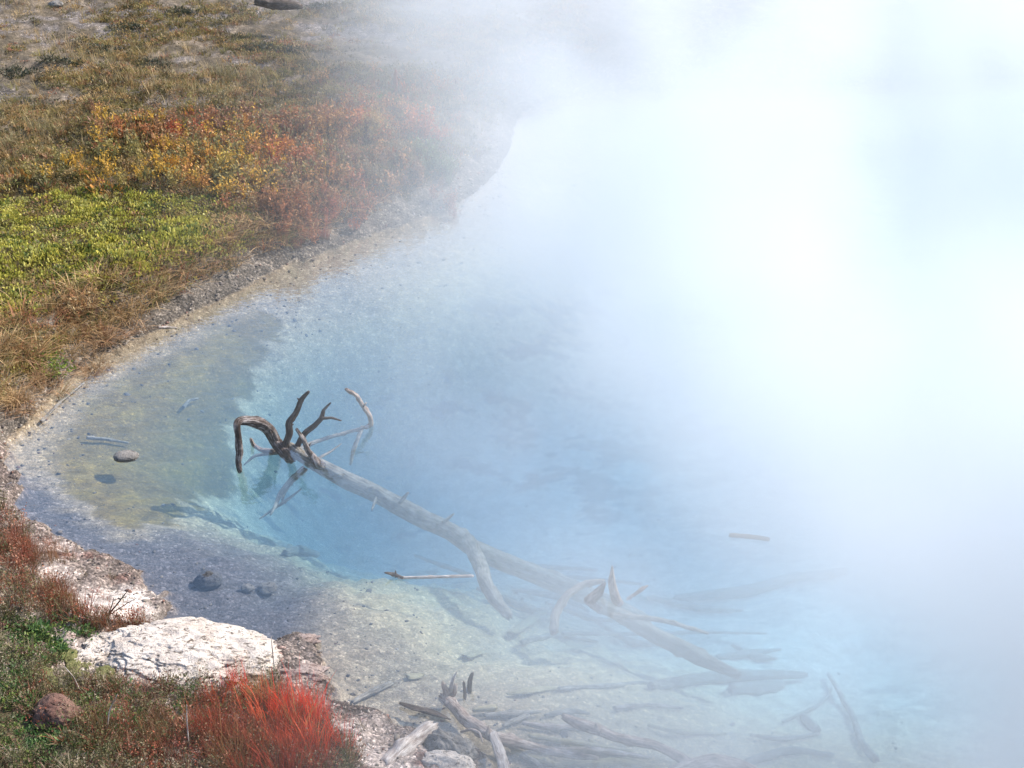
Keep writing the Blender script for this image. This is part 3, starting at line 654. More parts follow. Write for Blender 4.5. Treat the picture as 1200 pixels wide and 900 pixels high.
rock('rock', PG(68, 846), (.16, .13, .11), R(-25), R_BROWN, 'dark reddish brown rock among the near bank plants', 'rock', 12, sub=5, amp=.45, fr=1.3, ridged=.2)
rock('rock', P(528, 880, .08), (.15, .09, .09), R(-35), R_GREY, 'jagged grey rock between the split log and broken branch', 'rock', 14, sub=5, amp=.5, fr=1.2, ridged=.25)
rock('rock', P(522, 897, .08), (.17, .08, .06), R(-10), R_WHITE, 'pale broken rock beneath the jagged grey one', 'rock', 15, sub=5, amp=.5, fr=1.3)
rock('rock', P(148, 536, -.01), (.105, .075, .04), R(5), R_GREY, 'lone dark rounded rock breaking the surface over the olive bed', 'rock', 16, amp=.2)
rock('sunken_rock', P(244, 682, bedz(244, 682)), (.10, .08, .06), 0, R_DARK, 'dark rounded rock under water near the boulder', 'rock', 17, amp=.25)
rock('sunken_rock', P(314, 690, bedz(314, 690)), (.07, .06, .035), 0, R_GREY, 'grey flat stone under water nearest the boulder', 'rock', 18, amp=.3, sub=4)
rock('sunken_rock', P(290, 690, bedz(290, 690)), (.05, .04, .03), 0, R_GREY, 'tiny grey stone under water beside the grey flat stone', 'rock', 19, amp=.3, sub=4)
rock('crust_rock', P(350, 752, .02), (.13, .06, .03), R(10), R_PINK, 'low brown lumpy crust in the shallows past the boulder end', 'rock', 20, amp=.5, fr=2.5, ridged=.2)
rock('crust_rock', P(350, 790, .04), (.19, .10, .045), R(-10), R_PINK, 'broad pinkish crust ledge between boulder and red plants', 'rock', 21, amp=.5, fr=2.5, ridged=.3)
rock('rock', PG(66, 6), (.11, .08, .06), 0, R_GREY, 'pale stone far away in the meadow', 'rock', 22, amp=.3, sub=4)
MC = [(48,778,'leftmost'),(62,771,'back'),(50,790,'greenish'),(85,781,'middle'),(58,801,'front left'),(92,793,'front'),(80,770,'small back'),(100,780,'brownish'),(122,790,'far right')]
for i, (a, b, t) in enumerate(MC):
    q = PG(a, b); rock('moss_cushion', (q[0], q[1], q[2] + .002), (.05 + .04 * random.random(), .04 + .02 * random.random(), .02), random.random() * 3, R_MOSS, t + ' moss cushion of the patch beside the crumbling white rock', 'moss', 40 + i, 'olive moss cushions beside the boulder', sub=4, amp=.5, fr=2.2)


# ------------------------------------------------------------------ vegetation
def t_tuft(n, h, spread, wd, lean, seed, segs=2, fan=.6):
    """n curved blades; returns verts, tris, t (0 foot .. 1 tip), r (one random number per blade)"""
    r_ = np.random.default_rng(seed); V = []; T = []; tt = []; rr = []
    for i in range(n):
        a = r_.random() * 2 * pi; rad = spread * math.sqrt(r_.random()) ; b = np.array([cos(a) * rad, sin(a) * rad, -.01])
        az = a + r_.normal() * .7; ln = lean * (.25 + r_.random()) ; hh = h * (.45 + .55 * r_.random()); ww = wd * (.6 + .8 * r_.random())
        d = np.array([cos(az), sin(az), 0]); sd = np.array([-sin(az + r_.normal() * fan), cos(az + r_.normal() * fan), 0]); o = len(V)
        for k in range(segs + 1):
            u = k / segs; p = b + d * ln * hh * u ** 1.6 + np.array([0, 0, hh * (u - .35 * ln * u * u)])
            if k < segs:
                w_ = ww * (1 - .55 * u); V += [p - sd * w_ / 2, p + sd * w_ / 2]; tt += [u, u]; rr += [i, i]
            else: V.append(p); tt.append(1); rr.append(i)
        for k in range(segs - 1): T += [[o + 2 * k, o + 2 * k + 1, o + 2 * k + 3], [o + 2 * k, o + 2 * k + 3, o + 2 * k + 2]]
        T.append([o + 2 * segs - 2, o + 2 * segs - 1, o + 2 * segs])
    q = r_.random(n); return np.array(V), np.array(T), np.array(tt), q[np.array(rr)]
def t_leafy(n, rad, ht, leaf, asp, seed, up=.5):
    """a low cushion of small folded leaves"""
    r_ = np.random.default_rng(seed); V = []; T = []; tt = []; rr = []
    for i in range(n):
        a = r_.random() * 2 * pi; q = math.sqrt(r_.random()); z = ht * math.sqrt(max(0, 1 - q * q)) * (.45 + .55 * r_.random())
        p = np.array([cos(a) * q * rad, sin(a) * q * rad, z]); d = np.array([cos(a) * q, sin(a) * q, up + .4 * r_.random()]) + r_.normal(size=3) * .45
        d /= np.linalg.norm(d); sd = np.cross(d, r_.normal(size=3)); sd /= np.linalg.norm(sd) + 1e-9; nn = np.cross(sd, d)
        L = leaf * (.6 + .8 * r_.random()); w_ = L * asp; o = len(V)
        V += [p, p + d * L * .5 + sd * w_ / 2 + nn * w_ * .2, p + d * L, p + d * L * .5 - sd * w_ / 2 + nn * w_ * .2]
        T += [[o, o + 1, o + 2], [o, o + 2, o + 3]]; tt += [0, .5, 1, .5]; rr += [i] * 4
    q = r_.random(n); return np.array(V), np.array(T), np.array(tt), q[np.array(rr)]
def t_twiggy(ns, h, spread, nl, leaf, seed, wd=.006):
    """thin upright stems carrying small leaves; leaf vertices have t = 1"""
    r_ = np.random.default_rng(seed); V = []; T = []; tt = []; rr = []; c = 0
    for i in range(ns):
        a = r_.random() * 2 * pi; d = np.array([cos(a), sin(a), 0]) * spread * r_.random(); hh = h * (.5 + .5 * r_.random()); b = d * .25
        sd = np.array([-sin(a + 1), cos(a + 1), 0]); o = len(V); pts = [b + d * u ** 1.3 + np.array([r_.normal() * .01, r_.normal() * .01, hh * u]) for u in (0, .5, 1)]
        for k, p in enumerate(pts): w_ = wd * (1 - .35 * k); V += [p - sd * w_ / 2, p + sd * w_ / 2]; tt += [.0, .0]; rr += [c, c]
        T += [[o, o + 1, o + 3], [o, o + 3, o + 2], [o + 2, o + 3, o + 5], [o + 2, o + 5, o + 4]]; c += 1
        for j in range(nl):
            u = .25 + .75 * r_.random(); p = pts[0] * (1 - u) + pts[2] * u + r_.normal(size=3) * .012
            dd = r_.normal(size=3) + np.array([0, 0, .6]); dd /= np.linalg.norm(dd); s2 = np.cross(dd, r_.normal(size=3)); s2 /= np.linalg.norm(s2) + 1e-9
            L = leaf * (.6 + .8 * r_.random()); o = len(V)
            V += [p, p + dd * L * .5 + s2 * L * .25, p + dd * L, p + dd * L * .5 - s2 * L * .25]; T += [[o, o + 1, o + 2], [o, o + 2, o + 3]]; tt += [1.] * 4; rr += [c] * 4; c += 1
    q = r_.random(c); return np.array(V), np.array(T), np.array(tt), q[np.array(rr)]
def t_rosette(n, L, seed, wd=.25):
    r_ = np.random.default_rng(seed); V = []; T = []; tt = []; rr = []
    for i in range(n):
        a = i * 2.4 + r_.normal() * .2; el = .2 + 1.0 * (1 - i / n) * r_.random(); d = np.array([cos(a) * cos(el), sin(a) * cos(el), sin(el)]); sd = np.array([-sin(a), cos(a), 0]); nn = np.cross(sd, d)
        l = L * (.6 + .5 * r_.random()); w_ = l * wd; o = len(V)
        V += [d * l * .1, d * l * .55 + sd * w_ / 2 + nn * w_ * -.15, d * l - np.array([0, 0, l * .15]), d * l * .55 - sd * w_ / 2 + nn * w_ * -.15]
        T += [[o, o + 1, o + 2], [o, o + 2, o + 3]]; tt += [0, .5, 1, .5]; rr += [i] * 4
    q = r_.random(n); return np.array(V), np.array(T), np.array(tt), q[np.array(rr)]

def stamp(templates, pos, scale, c0, c1, pick=None, var=.35, tilt=.15, seed=0, tpow=1., zs=None):
    """copies of templates merged into one array set; colour runs from c0 at the foot to c1 at the tip"""
    r_ = np.random.default_rng(seed); n = len(pos); pick = r_.integers(0, len(templates), n) if pick is None else pick
    LV = []; LT = []; LC = []; off = 0; yaw = r_.random(n) * 2 * pi; tx = r_.normal(size=n) * tilt; ty = r_.normal(size=n) * tilt
    for k, (V, T, t, q) in enumerate(templates):
        I = np.where(pick == k)[0]
        if not len(I): continue
        cs, sn_ = np.cos(yaw[I])[:, None], np.sin(yaw[I])[:, None]
        X = V[None, :, 0] * cs - V[None, :, 1] * sn_; Yy = V[None, :, 0] * sn_ + V[None, :, 1] * cs; Z = np.repeat(V[None, :, 2], len(I), 0)
        if zs is not None: Z = Z * zs[I][:, None]
        X = X + Z * tx[I][:, None]; Yy = Yy + Z * ty[I][:, None]
        A = np.stack([X, Yy, Z], -1) * scale[I][:, None, None] + pos[I][:, None, :]
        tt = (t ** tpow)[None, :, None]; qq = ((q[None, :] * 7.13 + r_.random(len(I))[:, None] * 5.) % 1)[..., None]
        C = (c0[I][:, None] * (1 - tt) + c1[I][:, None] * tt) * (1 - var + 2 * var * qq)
        LV.append(A.reshape(-1, 3)); LC.append(C.reshape(-1, 3)); LT.append((T[None] + (np.arange(len(I)) * len(V))[:, None, None]).reshape(-1, 3) + off); off += len(I) * len(V)
    return np.vstack(LV), np.vstack(LT), np.clip(np.vstack(LC), 0, 1)
def merge(parts):
    V = []; T = []; C = []; o = 0
    for v, t, c in parts: V.append(v); T.append(t + o); C.append(c); o += len(v)
    return np.vstack(V), np.vstack(T), np.vstack(C)
def mixc(f, a, b): f = np.asarray(f)[:, None]; return np.asarray(a) * (1 - f) + np.asarray(b) * f
def cols(n, opts, w_, seed):
    r_ = np.random.default_rng(seed); k = r_.choice(len(opts), n, p=np.array(w_) / sum(w_)); return np.array(opts, float)[k]
def ell(px, py, cx, cy, rx, ry, a=0.):
    dx, dy = px - cx, py - cy; c, s = cos(R(a)), sin(R(a)); u = (dx * c + dy * s) / rx; v = (-dx * s + dy * c) / ry; return np.exp(-(u * u + v * v) ** 1.3)

def meadow_points(n, x0, x1, y0, y1, seed, smin=.2, near=False, pw=1.6):
    r_ = np.random.default_rng(seed); x = x0 + (x1 - x0) * r_.random(n); u = r_.random(n)
    pw = pw if abs(pw - 1) > .01 else 1.01
    a, b = y0 ** (1 - pw), y1 ** (1 - pw); y = (a + (b - a) * u) ** (1 / (1 - pw))      # thinner with distance
    z, s, nb = H(x, y); px, py = proj(x, y, z)
    ok = (px > -480) & (px < 800) & (py > -70) & (py < 1180) & (s > smin) & ((nb > .5) == near)
    return x[ok], y[ok], z[ok], s[ok], px[ok], py[ok]

K = 10
T_MOSS = [t_leafy(44, .075, .05, .018, .8, 200 + i, up=.9) for i in range(K)]
T_LEAF = [t_leafy(22, .09, .07, .035, .45, 230 + i) for i in range(K)]
T_LOWG = [t_tuft(22, .13, .06, .006, .8, 260 + i) for i in range(K)]
T_DRY = [t_tuft(12, .30, .06, .0045, .5, 290 + i) for i in range(K)]
T_STRAW = [t_tuft(30, .26, .07, .006, 1.5, 320 + i, segs=3) for i in range(K)]
T_TWIG = [t_twiggy(9, .26, .13, 14, .028, 350 + i) for i in range(K)]
T_ROS = [t_rosette(11, .07, 380 + i) for i in range(K)]

# far meadow: low broken ground cover everywhere, then the coloured drifts
def far_cover():
    parts = []
    x, y, z, s, px, py = meadow_points(112000, -14.5, 1.2, 10.1, 30, 1, .22)
    wx = 60 * fbm(x * .9, y * .9, o=4, seed=81) + 26 * rng.normal(size=len(x)); wy = 34 * fbm(x * .9, y * .9, o=4, seed=82) + 7 * rng.normal(size=len(x)); pa, pb = px + wx, py + wy
    n = len(x); r = rng.random(n)
    bare = smooth(-.10, .18, fbm(x * .8, y * .8, o=4, seed=51 + 200) + .3 * fbm(x * 3, y * 3, o=2, seed=99)) * smooth(15.5, 18.5, y)
    moss = np.clip(1 - smooth(-22, 20, sdist(pa, pb, np.array([(-260,290),(-90,262),(40,240),(120,232),(190,238),(275,262),(296,290),(258,318),(200,332),(150,346),(80,366),(0,372),(-90,380),(-260,400)], float))), 0, 1)
    moss = np.maximum(moss, ell(pa, pb, 20, 440, 60, 34)); moss = np.maximum(moss, .8 * ell(pa, pb, 60, 418, 30, 14))
    yel = np.maximum(ell(pa, pb, 262, 190, 84, 27, 8), .45 * ell(pa, pb, 190, 215, 110, 12)); org = np.maximum.reduce([ell(pa, pb, 230, 163, 70, 13), ell(pa, pb, 335, 160, 60, 26), ell(pa, pb, 395, 215, 65, 26), ell(pa, pb, 420, 135, 40, 28), ell(pa, pb, 440, 240, 40, 18), ell(pa, pb, 468, 130, 34, 30)])
    red = np.maximum.reduce([ell(pa, pb, 340, 245, 42, 28), ell(pa, pb, 380, 215, 60, 22), ell(pa, pb, 372, 262, 30, 14), .7 * ell(pa, pb, 232, 163, 44, 12), ell(pa, pb, 108, 378, 24, 12), 0 * ell(pa, pb, 70, 190, 90, 26)]) * .75
    straw = np.clip((1 - smooth(.35, .95, s)) * smooth(520, 300, px), 0, 1)
    patchy = fbm(x * 1.5, y * 1.5, o=3, seed=90); pat2 = fbm(x * 4, y * 4, o=2, seed=91)
    # leafy cushions
    base = cols(n, [(.25,.19,.065), (.35,.215,.085), (.19,.165,.055), (.42,.29,.14), (.30,.13,.07), (.10,.09,.05)], [5, 3, 4, 2, 1.2, 2], 2)
    green = cols(n, [(.52,.46,.09), (.40,.38,.07), (.56,.51,.16), (.12,.16,.04), (.20,.15,.07)], [5, 4, 2, 2.5, 2], 3)
    yc = cols(n, [(.52,.31,.05), (.42,.20,.05), (.32,.25,.08), (.16,.14,.05)], [4, 2, 2.5, 3], 4)
    oc = cols(n, [(.36,.14,.06), (.42,.22,.09), (.24,.12,.07), (.22,.18,.09)], [3, 3, 3, 4], 5)
    rc = cols(n, [(.38,.14,.06), (.36,.18,.08), (.27,.19,.09)], [2, 3, 4], 6)
    sc = cols(n, [(.50,.33,.16), (.36,.21,.09), (.22,.20,.06), (.40,.17,.08)], [4, 3, 2, 1], 7)
    c = base.copy(); k = np.zeros(n, int)
    for m, cc, kk in ((org, oc, 2), (yel, yc, 1), (red, rc, 2), (moss * smooth(-.35, .15, patchy + .32 + .5 * pat2), green, 3), (straw * .75, sc, 4)):
        hit = rng.random(n) < (m * (.72 if kk == 2 else 1)) * (.45 + .55 * smooth(-.35, .15, pat2 + patchy * .6)); c[hit] = cc[hit]; k[hit] = kk
    keep = (rng.random(n) > bare * .93) & ((s > .24 + .16 * patchy) | ((k == 4) & (s > .2)))
    dark = (k == 0) & (pat2 > .1); c *= 1.12; c[dark] *= .6
    hv = .75 + .5 * rng.random(n)
    pos = np.column_stack([x, y, z])
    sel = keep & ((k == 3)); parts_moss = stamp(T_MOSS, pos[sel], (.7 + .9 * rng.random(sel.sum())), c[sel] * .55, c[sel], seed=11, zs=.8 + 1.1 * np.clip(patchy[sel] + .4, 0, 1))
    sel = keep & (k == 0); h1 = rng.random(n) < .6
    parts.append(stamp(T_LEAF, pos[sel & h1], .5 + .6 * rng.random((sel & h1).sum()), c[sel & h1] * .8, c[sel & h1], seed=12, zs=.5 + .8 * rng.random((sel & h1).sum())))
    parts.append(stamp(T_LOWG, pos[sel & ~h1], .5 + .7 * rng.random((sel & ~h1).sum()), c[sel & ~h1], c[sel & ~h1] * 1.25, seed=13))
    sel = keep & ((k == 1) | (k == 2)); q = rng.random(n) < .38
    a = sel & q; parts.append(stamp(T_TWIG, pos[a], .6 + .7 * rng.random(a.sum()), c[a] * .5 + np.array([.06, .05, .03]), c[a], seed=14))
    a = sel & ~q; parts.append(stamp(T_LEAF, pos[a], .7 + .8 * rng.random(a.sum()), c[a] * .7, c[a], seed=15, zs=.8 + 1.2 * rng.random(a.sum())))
    sel = keep & (k == 4); straw_p = stamp(T_STRAW, pos[sel][::2], .5 + .6 * rng.random(len(pos[sel][::2])), c[sel][::2] * .75, c[sel][::2] * 1.1, seed=16)
    V, T, C = merge(parts); tag(mesh_obj('ground_cover', V, T, M_LEAF, col_attr=C), kind='stuff')
    V, T, C = parts_moss; tag(mesh_obj('moss', V, T, M_LEAF, col_attr=C), kind='stuff')
    # thin dry grass standing above it all
    x, y, z, s, px, py = meadow_points(18500, -14.5, 1.5, 12, 30, 21, .5)
    d = fbm(x * .7, y * .7, o=3, seed=95); d = d + .8 * ell(px, py, 290, 95, 110, 30) + .5 * ell(px, py, 50, 155, 90, 26) + .4 * ell(px, py, 400, 240, 120, 50) - .5 * ell(px, py, 120, 290, 160, 50) - .3
    ok = d + .45 * rng.random(len(x)) > .12
    pos = np.column_stack([x, y, z])[ok]; n = len(pos); c = cols(n, [(.56,.42,.22), (.44,.31,.15), (.48,.28,.13), (.28,.22,.10)], [4, 4, 2, 3], 22)
    g2 = stamp(T_DRY, pos, .4 + .55 * rng.random(n), c * .7, c * 1.15, seed=23)
    V, T, C = merge([straw_p, g2]); tag(mesh_obj('dry_grass', V, T, M_STRAW, col_attr=C), kind='stuff')
far_cover()

# near bank
NEARV = np.array([(-700,560),(-200,575),(10,606),(45,640),(64,680),(84,712),(118,726),(168,733),(150,742),(95,748),(76,765),(70,780),(96,806),(150,812),(215,806),(262,800),(318,792),(352,806),(372,836),(398,868),(412,905),(440,1250),(-700,1250)], float)
def near_cover():
    x, y, z, s, px, py = meadow_points(32000, -6.2, -.4, 4.7, 11.2, 31, .12, near=True, pw=1.0)
    f = fbm(x * 3, y * 3, o=3, seed=101); f2 = fbm(x * 9, y * 9, o=2, seed=102); sd = sdist(px, py, NEARV) + 22 * f
    n = len(x); pos = np.column_stack([x, y, z]); inn = sd < 0
    rust = np.maximum.reduce([ell(px, py, 45, 650, 60, 42), ell(px, py, 80, 700, 52, 26), .9 * ell(px, py, 150, 728, 40, 12), .8 * ell(px, py, 260, 870, 120, 50), .5 * ell(px, py, 120, 830, 60, 24)])
    gr = np.maximum.reduce([ell(px, py, 50, 752, 55, 26), .8 * ell(px, py, 30, 870, 60, 40), .45 * ell(px, py, 180, 840, 120, 30), .6 * ell(px, py, 10, 800, 40, 60)])
    base = cols(n, [(.13,.12,.05), (.20,.155,.09), (.09,.10,.04), (.30,.24,.17), (.16,.08,.055)], [4, 3, 3, 2, 2], 32)
    rc = cols(n, [(.30,.095,.05), (.22,.06,.035), (.36,.17,.10), (.15,.12,.06)], [4, 3, 2, 2], 33)
    gc = cols(n, [(.07,.14,.04), (.11,.19,.05), (.20,.26,.06), (.09,.11,.04)], [4, 3, 1.5, 2], 34)
    c = base.copy(); k = np.zeros(n, int)
    h = rng.random(n) < rust; c[h] = rc[h]; k[h] = 1
    h = rng.random(n) < gr; c[h] = gc[h]; k[h] = 2
    t_fine = [t_tuft(26, .16, .05, .0035, .7, 500 + i, segs=3) for i in range(K)]
    t_fl = [t_leafy(22, .055, .05, .017, .5, 520 + i) for i in range(K)]
    t_ros = [t_rosette(12, .05, 540 + i, .3) for i in range(K)]
    t_tw = [t_twiggy(7, .16, .08, 10, .012, 560 + i, .0028) for i in range(K)]
    P_ = []
    u = rng.random(n)
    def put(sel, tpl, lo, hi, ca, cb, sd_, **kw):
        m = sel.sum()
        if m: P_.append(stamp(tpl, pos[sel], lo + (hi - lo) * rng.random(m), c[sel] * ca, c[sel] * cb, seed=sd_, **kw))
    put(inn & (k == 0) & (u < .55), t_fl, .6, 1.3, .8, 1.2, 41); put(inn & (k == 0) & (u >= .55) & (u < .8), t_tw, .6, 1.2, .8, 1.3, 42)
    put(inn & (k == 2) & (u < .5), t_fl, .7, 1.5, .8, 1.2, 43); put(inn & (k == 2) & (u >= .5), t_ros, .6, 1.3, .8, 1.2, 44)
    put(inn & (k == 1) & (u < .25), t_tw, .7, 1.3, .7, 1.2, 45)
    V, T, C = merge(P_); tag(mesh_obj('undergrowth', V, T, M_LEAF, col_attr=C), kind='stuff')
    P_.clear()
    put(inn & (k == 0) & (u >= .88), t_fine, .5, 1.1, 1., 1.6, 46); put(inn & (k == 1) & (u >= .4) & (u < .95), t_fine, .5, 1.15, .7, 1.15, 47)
    edge = (~inn) & (sd < 40) & (rng.random(n) < .05) & (ell(px, py, 200, 770, 140, 38) < .2); put(edge, t_fine, .3, .6, .9, 1.3, 48)
    V, T, C = merge(P_); tag(mesh_obj('grass', V, T, M_STRAW, col_attr=C), kind='stuff')
near_cover()

# ------------------------------------------------------------------ plants one can point at
def plant(name, at, tpl_list, n, rad, c_foot, c_tips, label, cat, seed, scale=1., group=None, mat=None, aspect=.6, zs=1., var=.3, tilt=.12, tpow=1., mound=0.):
    r_ = np.random.default_rng(seed); q = PG(*at) if len(at) == 2 else np.array(at)
    a = r_.random(n) * 2 * pi; rr = np.sqrt(r_.random(n)) * rad; x = q[0] + rr * np.cos(a); y = q[1] + rr * np.sin(a) * aspect
    z = H(x, y)[0] + mound * np.sqrt(np.clip(1 - (rr / rad) ** 2, 0, 1))
    pos = np.column_stack([x, y, z]) - q
    c1 = cols(n, c_tips, [1] * len(c_tips), seed); c0 = np.tile(np.array(c_foot, float), (n, 1))
    sc = scale * (.7 + .5 * r_.random(n)) * (1.05 - .35 * (rr / rad) ** 2)
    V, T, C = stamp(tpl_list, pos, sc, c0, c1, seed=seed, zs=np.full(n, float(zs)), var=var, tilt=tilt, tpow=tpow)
    o = mesh_obj(name, V, T, mat or M_LEAF, col_attr=C); o.location = q; return tag(o, label, cat, group)
T_RED = [t_tuft(48, .42, .075, .0034, .34, 600 + i, segs=3, fan=1.2) for i in range(K)]
RF, RT = (.22, .13, .05), [(.95, .045, .02), (.90, .03, .02), (.92, .16, .07), (.60, .07, .03), (.45, .30, .12)]
plant('red_plant', (288, 822), T_RED, 13, .24, RF, RT, 'tall scarlet stems standing in front of the boulder right end', 'plant', 701, .85, tpow=.7)  # clumps of fine grass-like stems, nothing woody
plant('red_plant', (338, 850), T_RED, 17, .27, RF, RT, 'brightest scarlet clump of fine stems on the near bank corner', 'plant', 702, .95, tpow=.6)
plant('red_plant', (378, 885), T_RED, 15, .25, RF, RT, 'scarlet stems spilling over the gravel at the picture bottom', 'plant', 703, .9, tpow=.6)
plant('red_plant', (310, 905), T_RED, 30, .34, (.15,.12,.05), [(.50,.07,.04), (.35,.14,.06), (.6,.06,.04)], 'olive footed reddish stems in front of the brightest scarlet clump', 'plant', 704, .95, tpow=1.3)
plant('red_plant', (228, 862), T_RED, 18, .26, (.14,.11,.05), [(.40,.08,.04), (.28,.12,.06), (.5,.06,.04)], 'thin dull red stems left of the scarlet clumps', 'plant', 705, .8, tpow=1.3)
plant('red_plant', (140, 868), T_RED, 12, .26, (.13,.11,.05), [(.33,.09,.05), (.25,.13,.07)], 'sparse rusty stems beside the dark brown rock', 'plant', 706, .7, tpow=1.3)
RU = [(.36,.12,.06), (.28,.08,.045), (.42,.19,.10)]
plant('rusty_tuft', (42, 655), T_RED, 18, .28, (.13,.10,.05), RU, 'rust red tuft at the left of the near shore', 'plant', 711, .55)  # tufts of rust-coloured blades, nothing woody
plant('rusty_tuft', (66, 715), T_RED, 16, .22, (.12,.11,.05), RU, 'rust red tuft between the green leaves and the white shelf', 'plant', 712, .6)
plant('rusty_tuft', (128, 738), T_RED, 9, .12, (.14,.10,.05), [(.42,.22,.12), (.38,.14,.07)], 'short pinkish tuft at the back edge of the flat boulder', 'plant', 713, .42)
plant('rusty_tuft', (158, 738), T_RED, 7, .11, (.14,.10,.05), [(.42,.24,.14), (.40,.16,.08)], 'pinkish straw tuft where the shelf meets the flat boulder', 'plant', 714, .38)
G1 = [(.07,.16,.04), (.10,.21,.06), (.16,.26,.07)]
T_ROS2 = [t_rosette(13, .075, 620 + i, .28) for i in range(K)]
for i, (a, b, t) in enumerate([(32, 752, 'leafy green plant by the left frame edge above the moss cushions'), (60, 760, 'broad leaved green plant just left of the crumbling white rock'), (46, 738, 'green leafy plant below the rust red tuft'), (28, 880, 'green rosette at the bottom left corner'), (62, 868, 'green rosette right below the dark brown rock'), (128, 748, 'small green plant tucked behind the flat boulder')]):
    plant('leafy_plant', (a, b), T_ROS2, 9 if i < 3 else 5, .12 if i != 5 else .06, (.05,.10,.03), G1, t, 'plant', 720 + i, .85)  # leaf rosettes set close together, no woody stems
# far bank plants
T_BUSH = [t_twiggy(14, .40, .16, 26, .035, 640 + i, .007) for i in range(K)]
BF = (.13,.09,.06)
for at, n, rad, cs_, lab, sc in [
    ((470, 165), 16, .55, [(.50,.20,.07), (.42,.28,.11), (.45,.15,.06)], 'rounded orange bush fading into the steam above the bank', 1.05),
    ((412, 160), 13, .55, [(.52,.19,.06), (.48,.26,.09), (.5,.21,.08)], 'orange red bush beside the bright green tuft in the mist', .85),
    ((345, 262), 14, .4, [(.38,.14,.05), (.34,.17,.07), (.42,.17,.07)], 'dark red bush on the far bank above the gravel', .8),
    ((395, 250), 14, .6, [(.44,.17,.08), (.38,.22,.10), (.46,.16,.08)], 'pinkish red bush in thin steam along the far bank', .75),
    ((262, 205), 16, .7, [(.68,.38,.03), (.60,.30,.03), (.45,.32,.05)], 'bright golden yellow bush in the far meadow', .75),
    ((318, 190), 12, .5, [(.55,.20,.04), (.62,.32,.04), (.48,.13,.04)], 'orange and gold bush touching the golden yellow bush', .8),
    ((240, 168), 10, .5, [(.48,.10,.04), (.42,.15,.05)], 'reddish bush behind the golden yellow bush', .7),
    ((498, 196), 12, .45, [(.25,.27,.14), (.32,.24,.14), (.20,.22,.12)], 'grey green bush half lost in steam at the bank bend', .8),
    ((470, 225), 14, .7, [(.36,.22,.13), (.30,.22,.12), (.42,.20,.12)], 'tan bush along the steamy end of the far bank', .75)]:
    plant('bush', at, T_BUSH, n, rad, BF, cs_, lab, 'bush', 740 + int(at[0]), sc, mat=M_LEAF)
for at, rad, cs_, lab, sc, n in [
    ((341, 284), .14, [(.50,.05,.04), (.42,.07,.05)], 'small crimson sprig at the gravel edge of the far bank', .55, 6),
    ((372, 278), .16, [(.48,.07,.05), (.38,.10,.06)], 'crimson sprig nearest the misty part of the gravel rim', .55, 7),
    ((104, 386), .26, [(.36,.06,.04), (.30,.09,.05)], 'dark red tuft above the straw fringe at the left bank', .6, 12)]:
    plant('red_tuft', at, T_RED, n, rad, (.16,.10,.05), cs_, lab, 'plant', 760 + int(at[0]), sc)
plant('green_tuft', (443, 124), T_LEAF, 14, .3, (.08,.16,.04), [(.14,.30,.05), (.2,.34,.06)], 'bright green tuft between the two orange bushes in the mist', 'plant', 771, 1.3)  # a tuft of small leaf cushions, no woody stems
plant('green_tuft', (62, 436), T_LEAF, 16, .22, (.08,.15,.03), [(.20,.30,.04), (.28,.34,.05)], 'bright green mound on the lip of the left bank', 'plant', 772, 1.2, mound=.06)
ST = [(.55,.36,.19), (.45,.30,.13), (.5,.26,.14)]
for i, (a, b, rad, lab) in enumerate([(18, 480, .22, 'straw tuft drooping over the bank at the left frame edge'), (48, 455, .22, 'straw tuft drooping beside the bright green mound'), (92, 428, .24, 'thick straw tuft hanging over the undercut bank below the dark red tuft'), (118, 405, .2, 'straw tuft drooping right of the dark red tuft'), (150, 388, .2, 'short straw tuft close to the stick on the bank'), (30, 425, .2, 'straw tuft set back among green leaves on the left bank')]):
    plant('straw_tuft', (a, b - 6), T_STRAW, 16, rad, (.30,.20,.10), ST, lab, 'grass tuft', 780 + i, .9, mat=M_STRAW, tilt=.3)
for i, (a, b, sc, lab) in enumerate([(290, 98, 1.3, 'tall pale grass tuft leaning in the far meadow'), (255, 92, 1.1, 'pale grass tuft just left of the tall leaning one'), (14, 175, 1.2, 'tall grass tuft at the left frame edge of the far meadow'), (50, 160, 1.3, 'grey green grass tuft near the left edge of the far meadow')]):
    plant('tall_grass', (a, b), T_DRY, 16, .35, (.2,.17,.08), [(.46,.38,.2), (.34,.26,.13)], lab, 'grass tuft', 790 + i, sc, mat=M_STRAW)
q = PG(464, 112); st = wood('dead_stalk', wood_arrays([q, q + [0, 0, .18], q + [.01, 0, .34]], [.03, .035, .02], sides=7), mat_wood('rusty stalk', (.14,.05,.03), (.26,.10,.06), (.4,.2,.1))); tag(st, 'upright rusty brown stalk behind the rounded orange bush', 'stalk')
# dark scrub and stones in the open part of the far meadow
for i, (a, b, t) in enumerate([(150, 35, 'dark low shrub in the open meadow midway between two pale gravel strips'), (215, 18, 'dark low shrub near the top edge of the open meadow'), (300, 60, 'widest dark low shrub on the upper meadow just left of the steam'),
        (345, 62, 'dark low shrub on the upper meadow touching the steam edge'), (118, 62, 'small dark shrub on pale gravel in the upper left meadow'), (180, 78, 'dark shrub in the meadow behind the dry grass tufts'),
        (70, 75, 'dark shrub in the upper left meadow above the grey green grass tuft'), (20, 88, 'dark shrub at the left frame edge of the upper meadow'), (375, 12, 'dark scrub beside the dead log at the top edge')]):
    plant('low_shrub', (a, b), T_LEAF, 16, .26, (.05,.05,.03), [(.08,.085,.05), (.11,.10,.06), (.06,.07,.045)], t, 'shrub', 800 + i, 1.3)
piece('meadow_log', [tuple(PG(312, 3)[[0]]) and (300, 2, 1.05), (330, 4, 1.0), (352, 7, .95)], [.06, .09, .05], W_DARK, 'dark dead log at the top edge of the meadow', 'log', sides=9)
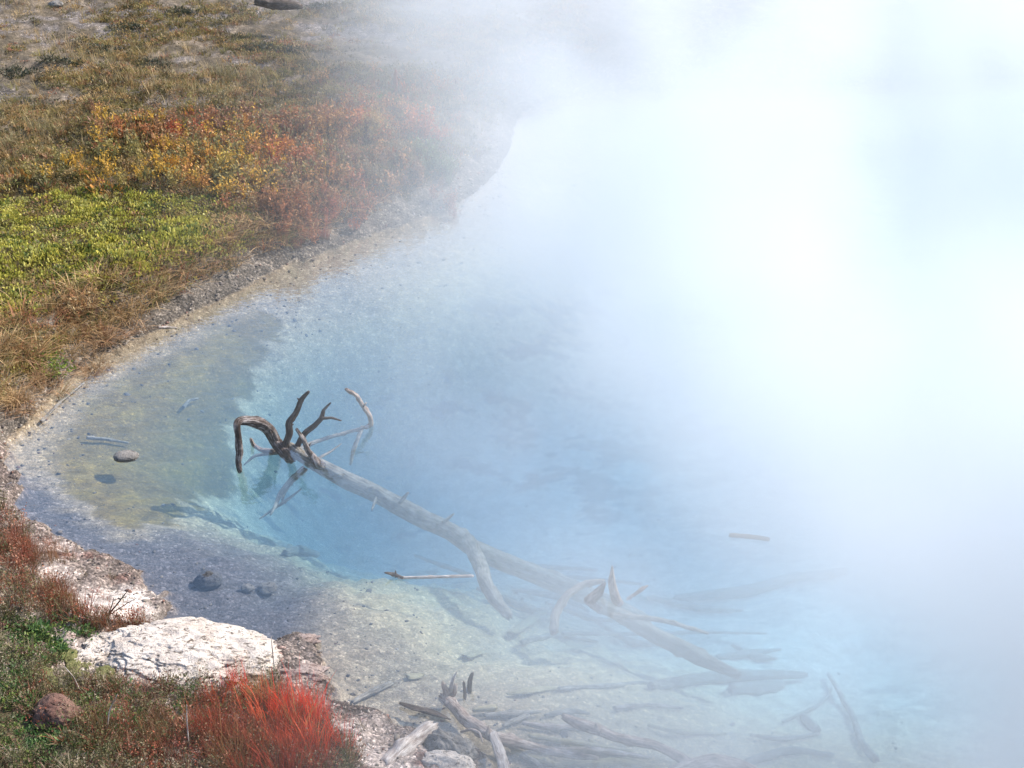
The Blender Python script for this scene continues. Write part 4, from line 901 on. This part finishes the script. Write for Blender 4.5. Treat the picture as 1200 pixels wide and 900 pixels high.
# bank twigs
def stick_on(name, spec, rads, mat, label, cat, group=None, lift=.01, **k):
    pp = [PG(a, b) + [0, 0, lift] for a, b in spec]; return tag(wood(name, wood_arrays(pp, rads, **k), mat), label, cat, group)
stick_on('bank_stick', [(186,384.5),(196,384.5),(207,385)], [.010,.014,.010], W_PALE, 'pale stick stuck in the gravel rim of the far bank', 'stick', sides=7)
q = PG(126, 722)
bt = empty('dead_twig', q); tag(bt, 'small bare dead twig standing on the white shelf behind the boulder', 'twig')
for k, (d, r0) in enumerate([((.16, .03, .20), .006), ((.06, .0, .15), .005), ((.20, .04, .12), .004)]):
    V, T, U = wood_arrays([(0, 0, 0), tuple(.5 * np.array(d) + [.01, 0, .01]), d], [r0, r0 * .8, r0 * .4], sides=5); mesh_obj('stem', V, T, W_DARK, bt, smooth_sh=True, uv=U)
for i, (a, b, h, lean, lab) in enumerate([(222, 880, .34, .02, 'single straight pale dry stalk among the dull red stems'), (125, 862, .30, .10, 'leaning pale dry stalk right of the dark brown rock'), (95, 812, .2, -.07, 'thin dry stalk standing beside the crumbling white rock'), (322, 790, .30, .0, 'thin dry stalk rising past the right end of the boulder')]):
    q = PG(a, b); tag(wood('dry_stalk', wood_arrays([q, q + [lean * .4, 0, h * .6], q + [lean, 0, h]], [.004, .0035, .002], sides=5), W_PALE), lab, 'stalk')

# ------------------------------------------------------------------ loose gravel and bed litter
def gravel():
    base, tri = ICO[3][0], ICO[3][1]
    import bmesh
    bm = bmesh.new(); bmesh.ops.create_icosphere(bm, subdivisions=1, radius=1); V0 = np.array([v.co[:] for v in bm.verts]); T0 = np.array([[v.index for v in f.verts] for f in bm.faces]); bm.free()
    r_ = np.random.default_rng(55); tpl = []
    for i in range(8):
        V = V0 * (1 + .35 * r_.normal(size=(len(V0), 1)).clip(-1, 1)) * [1, .8, .6]; tpl.append((V, T0, np.zeros(len(V)), np.full(len(V), .5)))
    P_ = []
    n = 60000; u = r_.random(n); y = 5.6 + 16 * u ** 1.4; x = -6 + 9 * r_.random(n); x = np.where(r_.random(n) < .35, x - 2, x)
    z, s, nb = H(x, y); px, py = proj(x, y, z)
    dens = np.where(s > 0, np.exp(-s / .22) * (1 - nb) + nb * (.75 * np.exp(-s / .45) + .25 * np.exp(-s / 1.5)), .30 * np.exp(s / .4) + .02)
    ok = (r_.random(n) < dens) & (px > -60) & (px < 1300) & (py < 960) & (py > 200)
    x, y, z, s, nb = x[ok], y[ok], z[ok], s[ok], nb[ok]; n = len(x)
    sz = (.006 + .012 * r_.random(n) ** 2.5) * (y / 9) ** .5 * np.where(r_.random(n) < .03, 2., 1)
    c = cols(n, [(.20,.17,.14), (.28,.24,.20), (.11,.09,.08), (.42,.37,.33), (.22,.12,.09)], [5, 2.5, 5, .7, 1.2], 56)
    c[s < 0] = c[s < 0] * .55
    V, T, C = stamp(tpl, np.column_stack([x, y, z]), sz, c, c, seed=57, tilt=.3)
    m, N, out = new_mat('pebbles'); ca = N.n('ShaderNodeAttribute', attribute_name='Col').outputs['Color']
    b = N.n('ShaderNodeBsdfPrincipled', {'Base Color': ca, 'Roughness': .85, 'Specular IOR Level': .25}); link(N, b.outputs[0], out.inputs[0])
    tag(mesh_obj('gravel', V, T, m, col_attr=C), kind='stuff')
gravel()
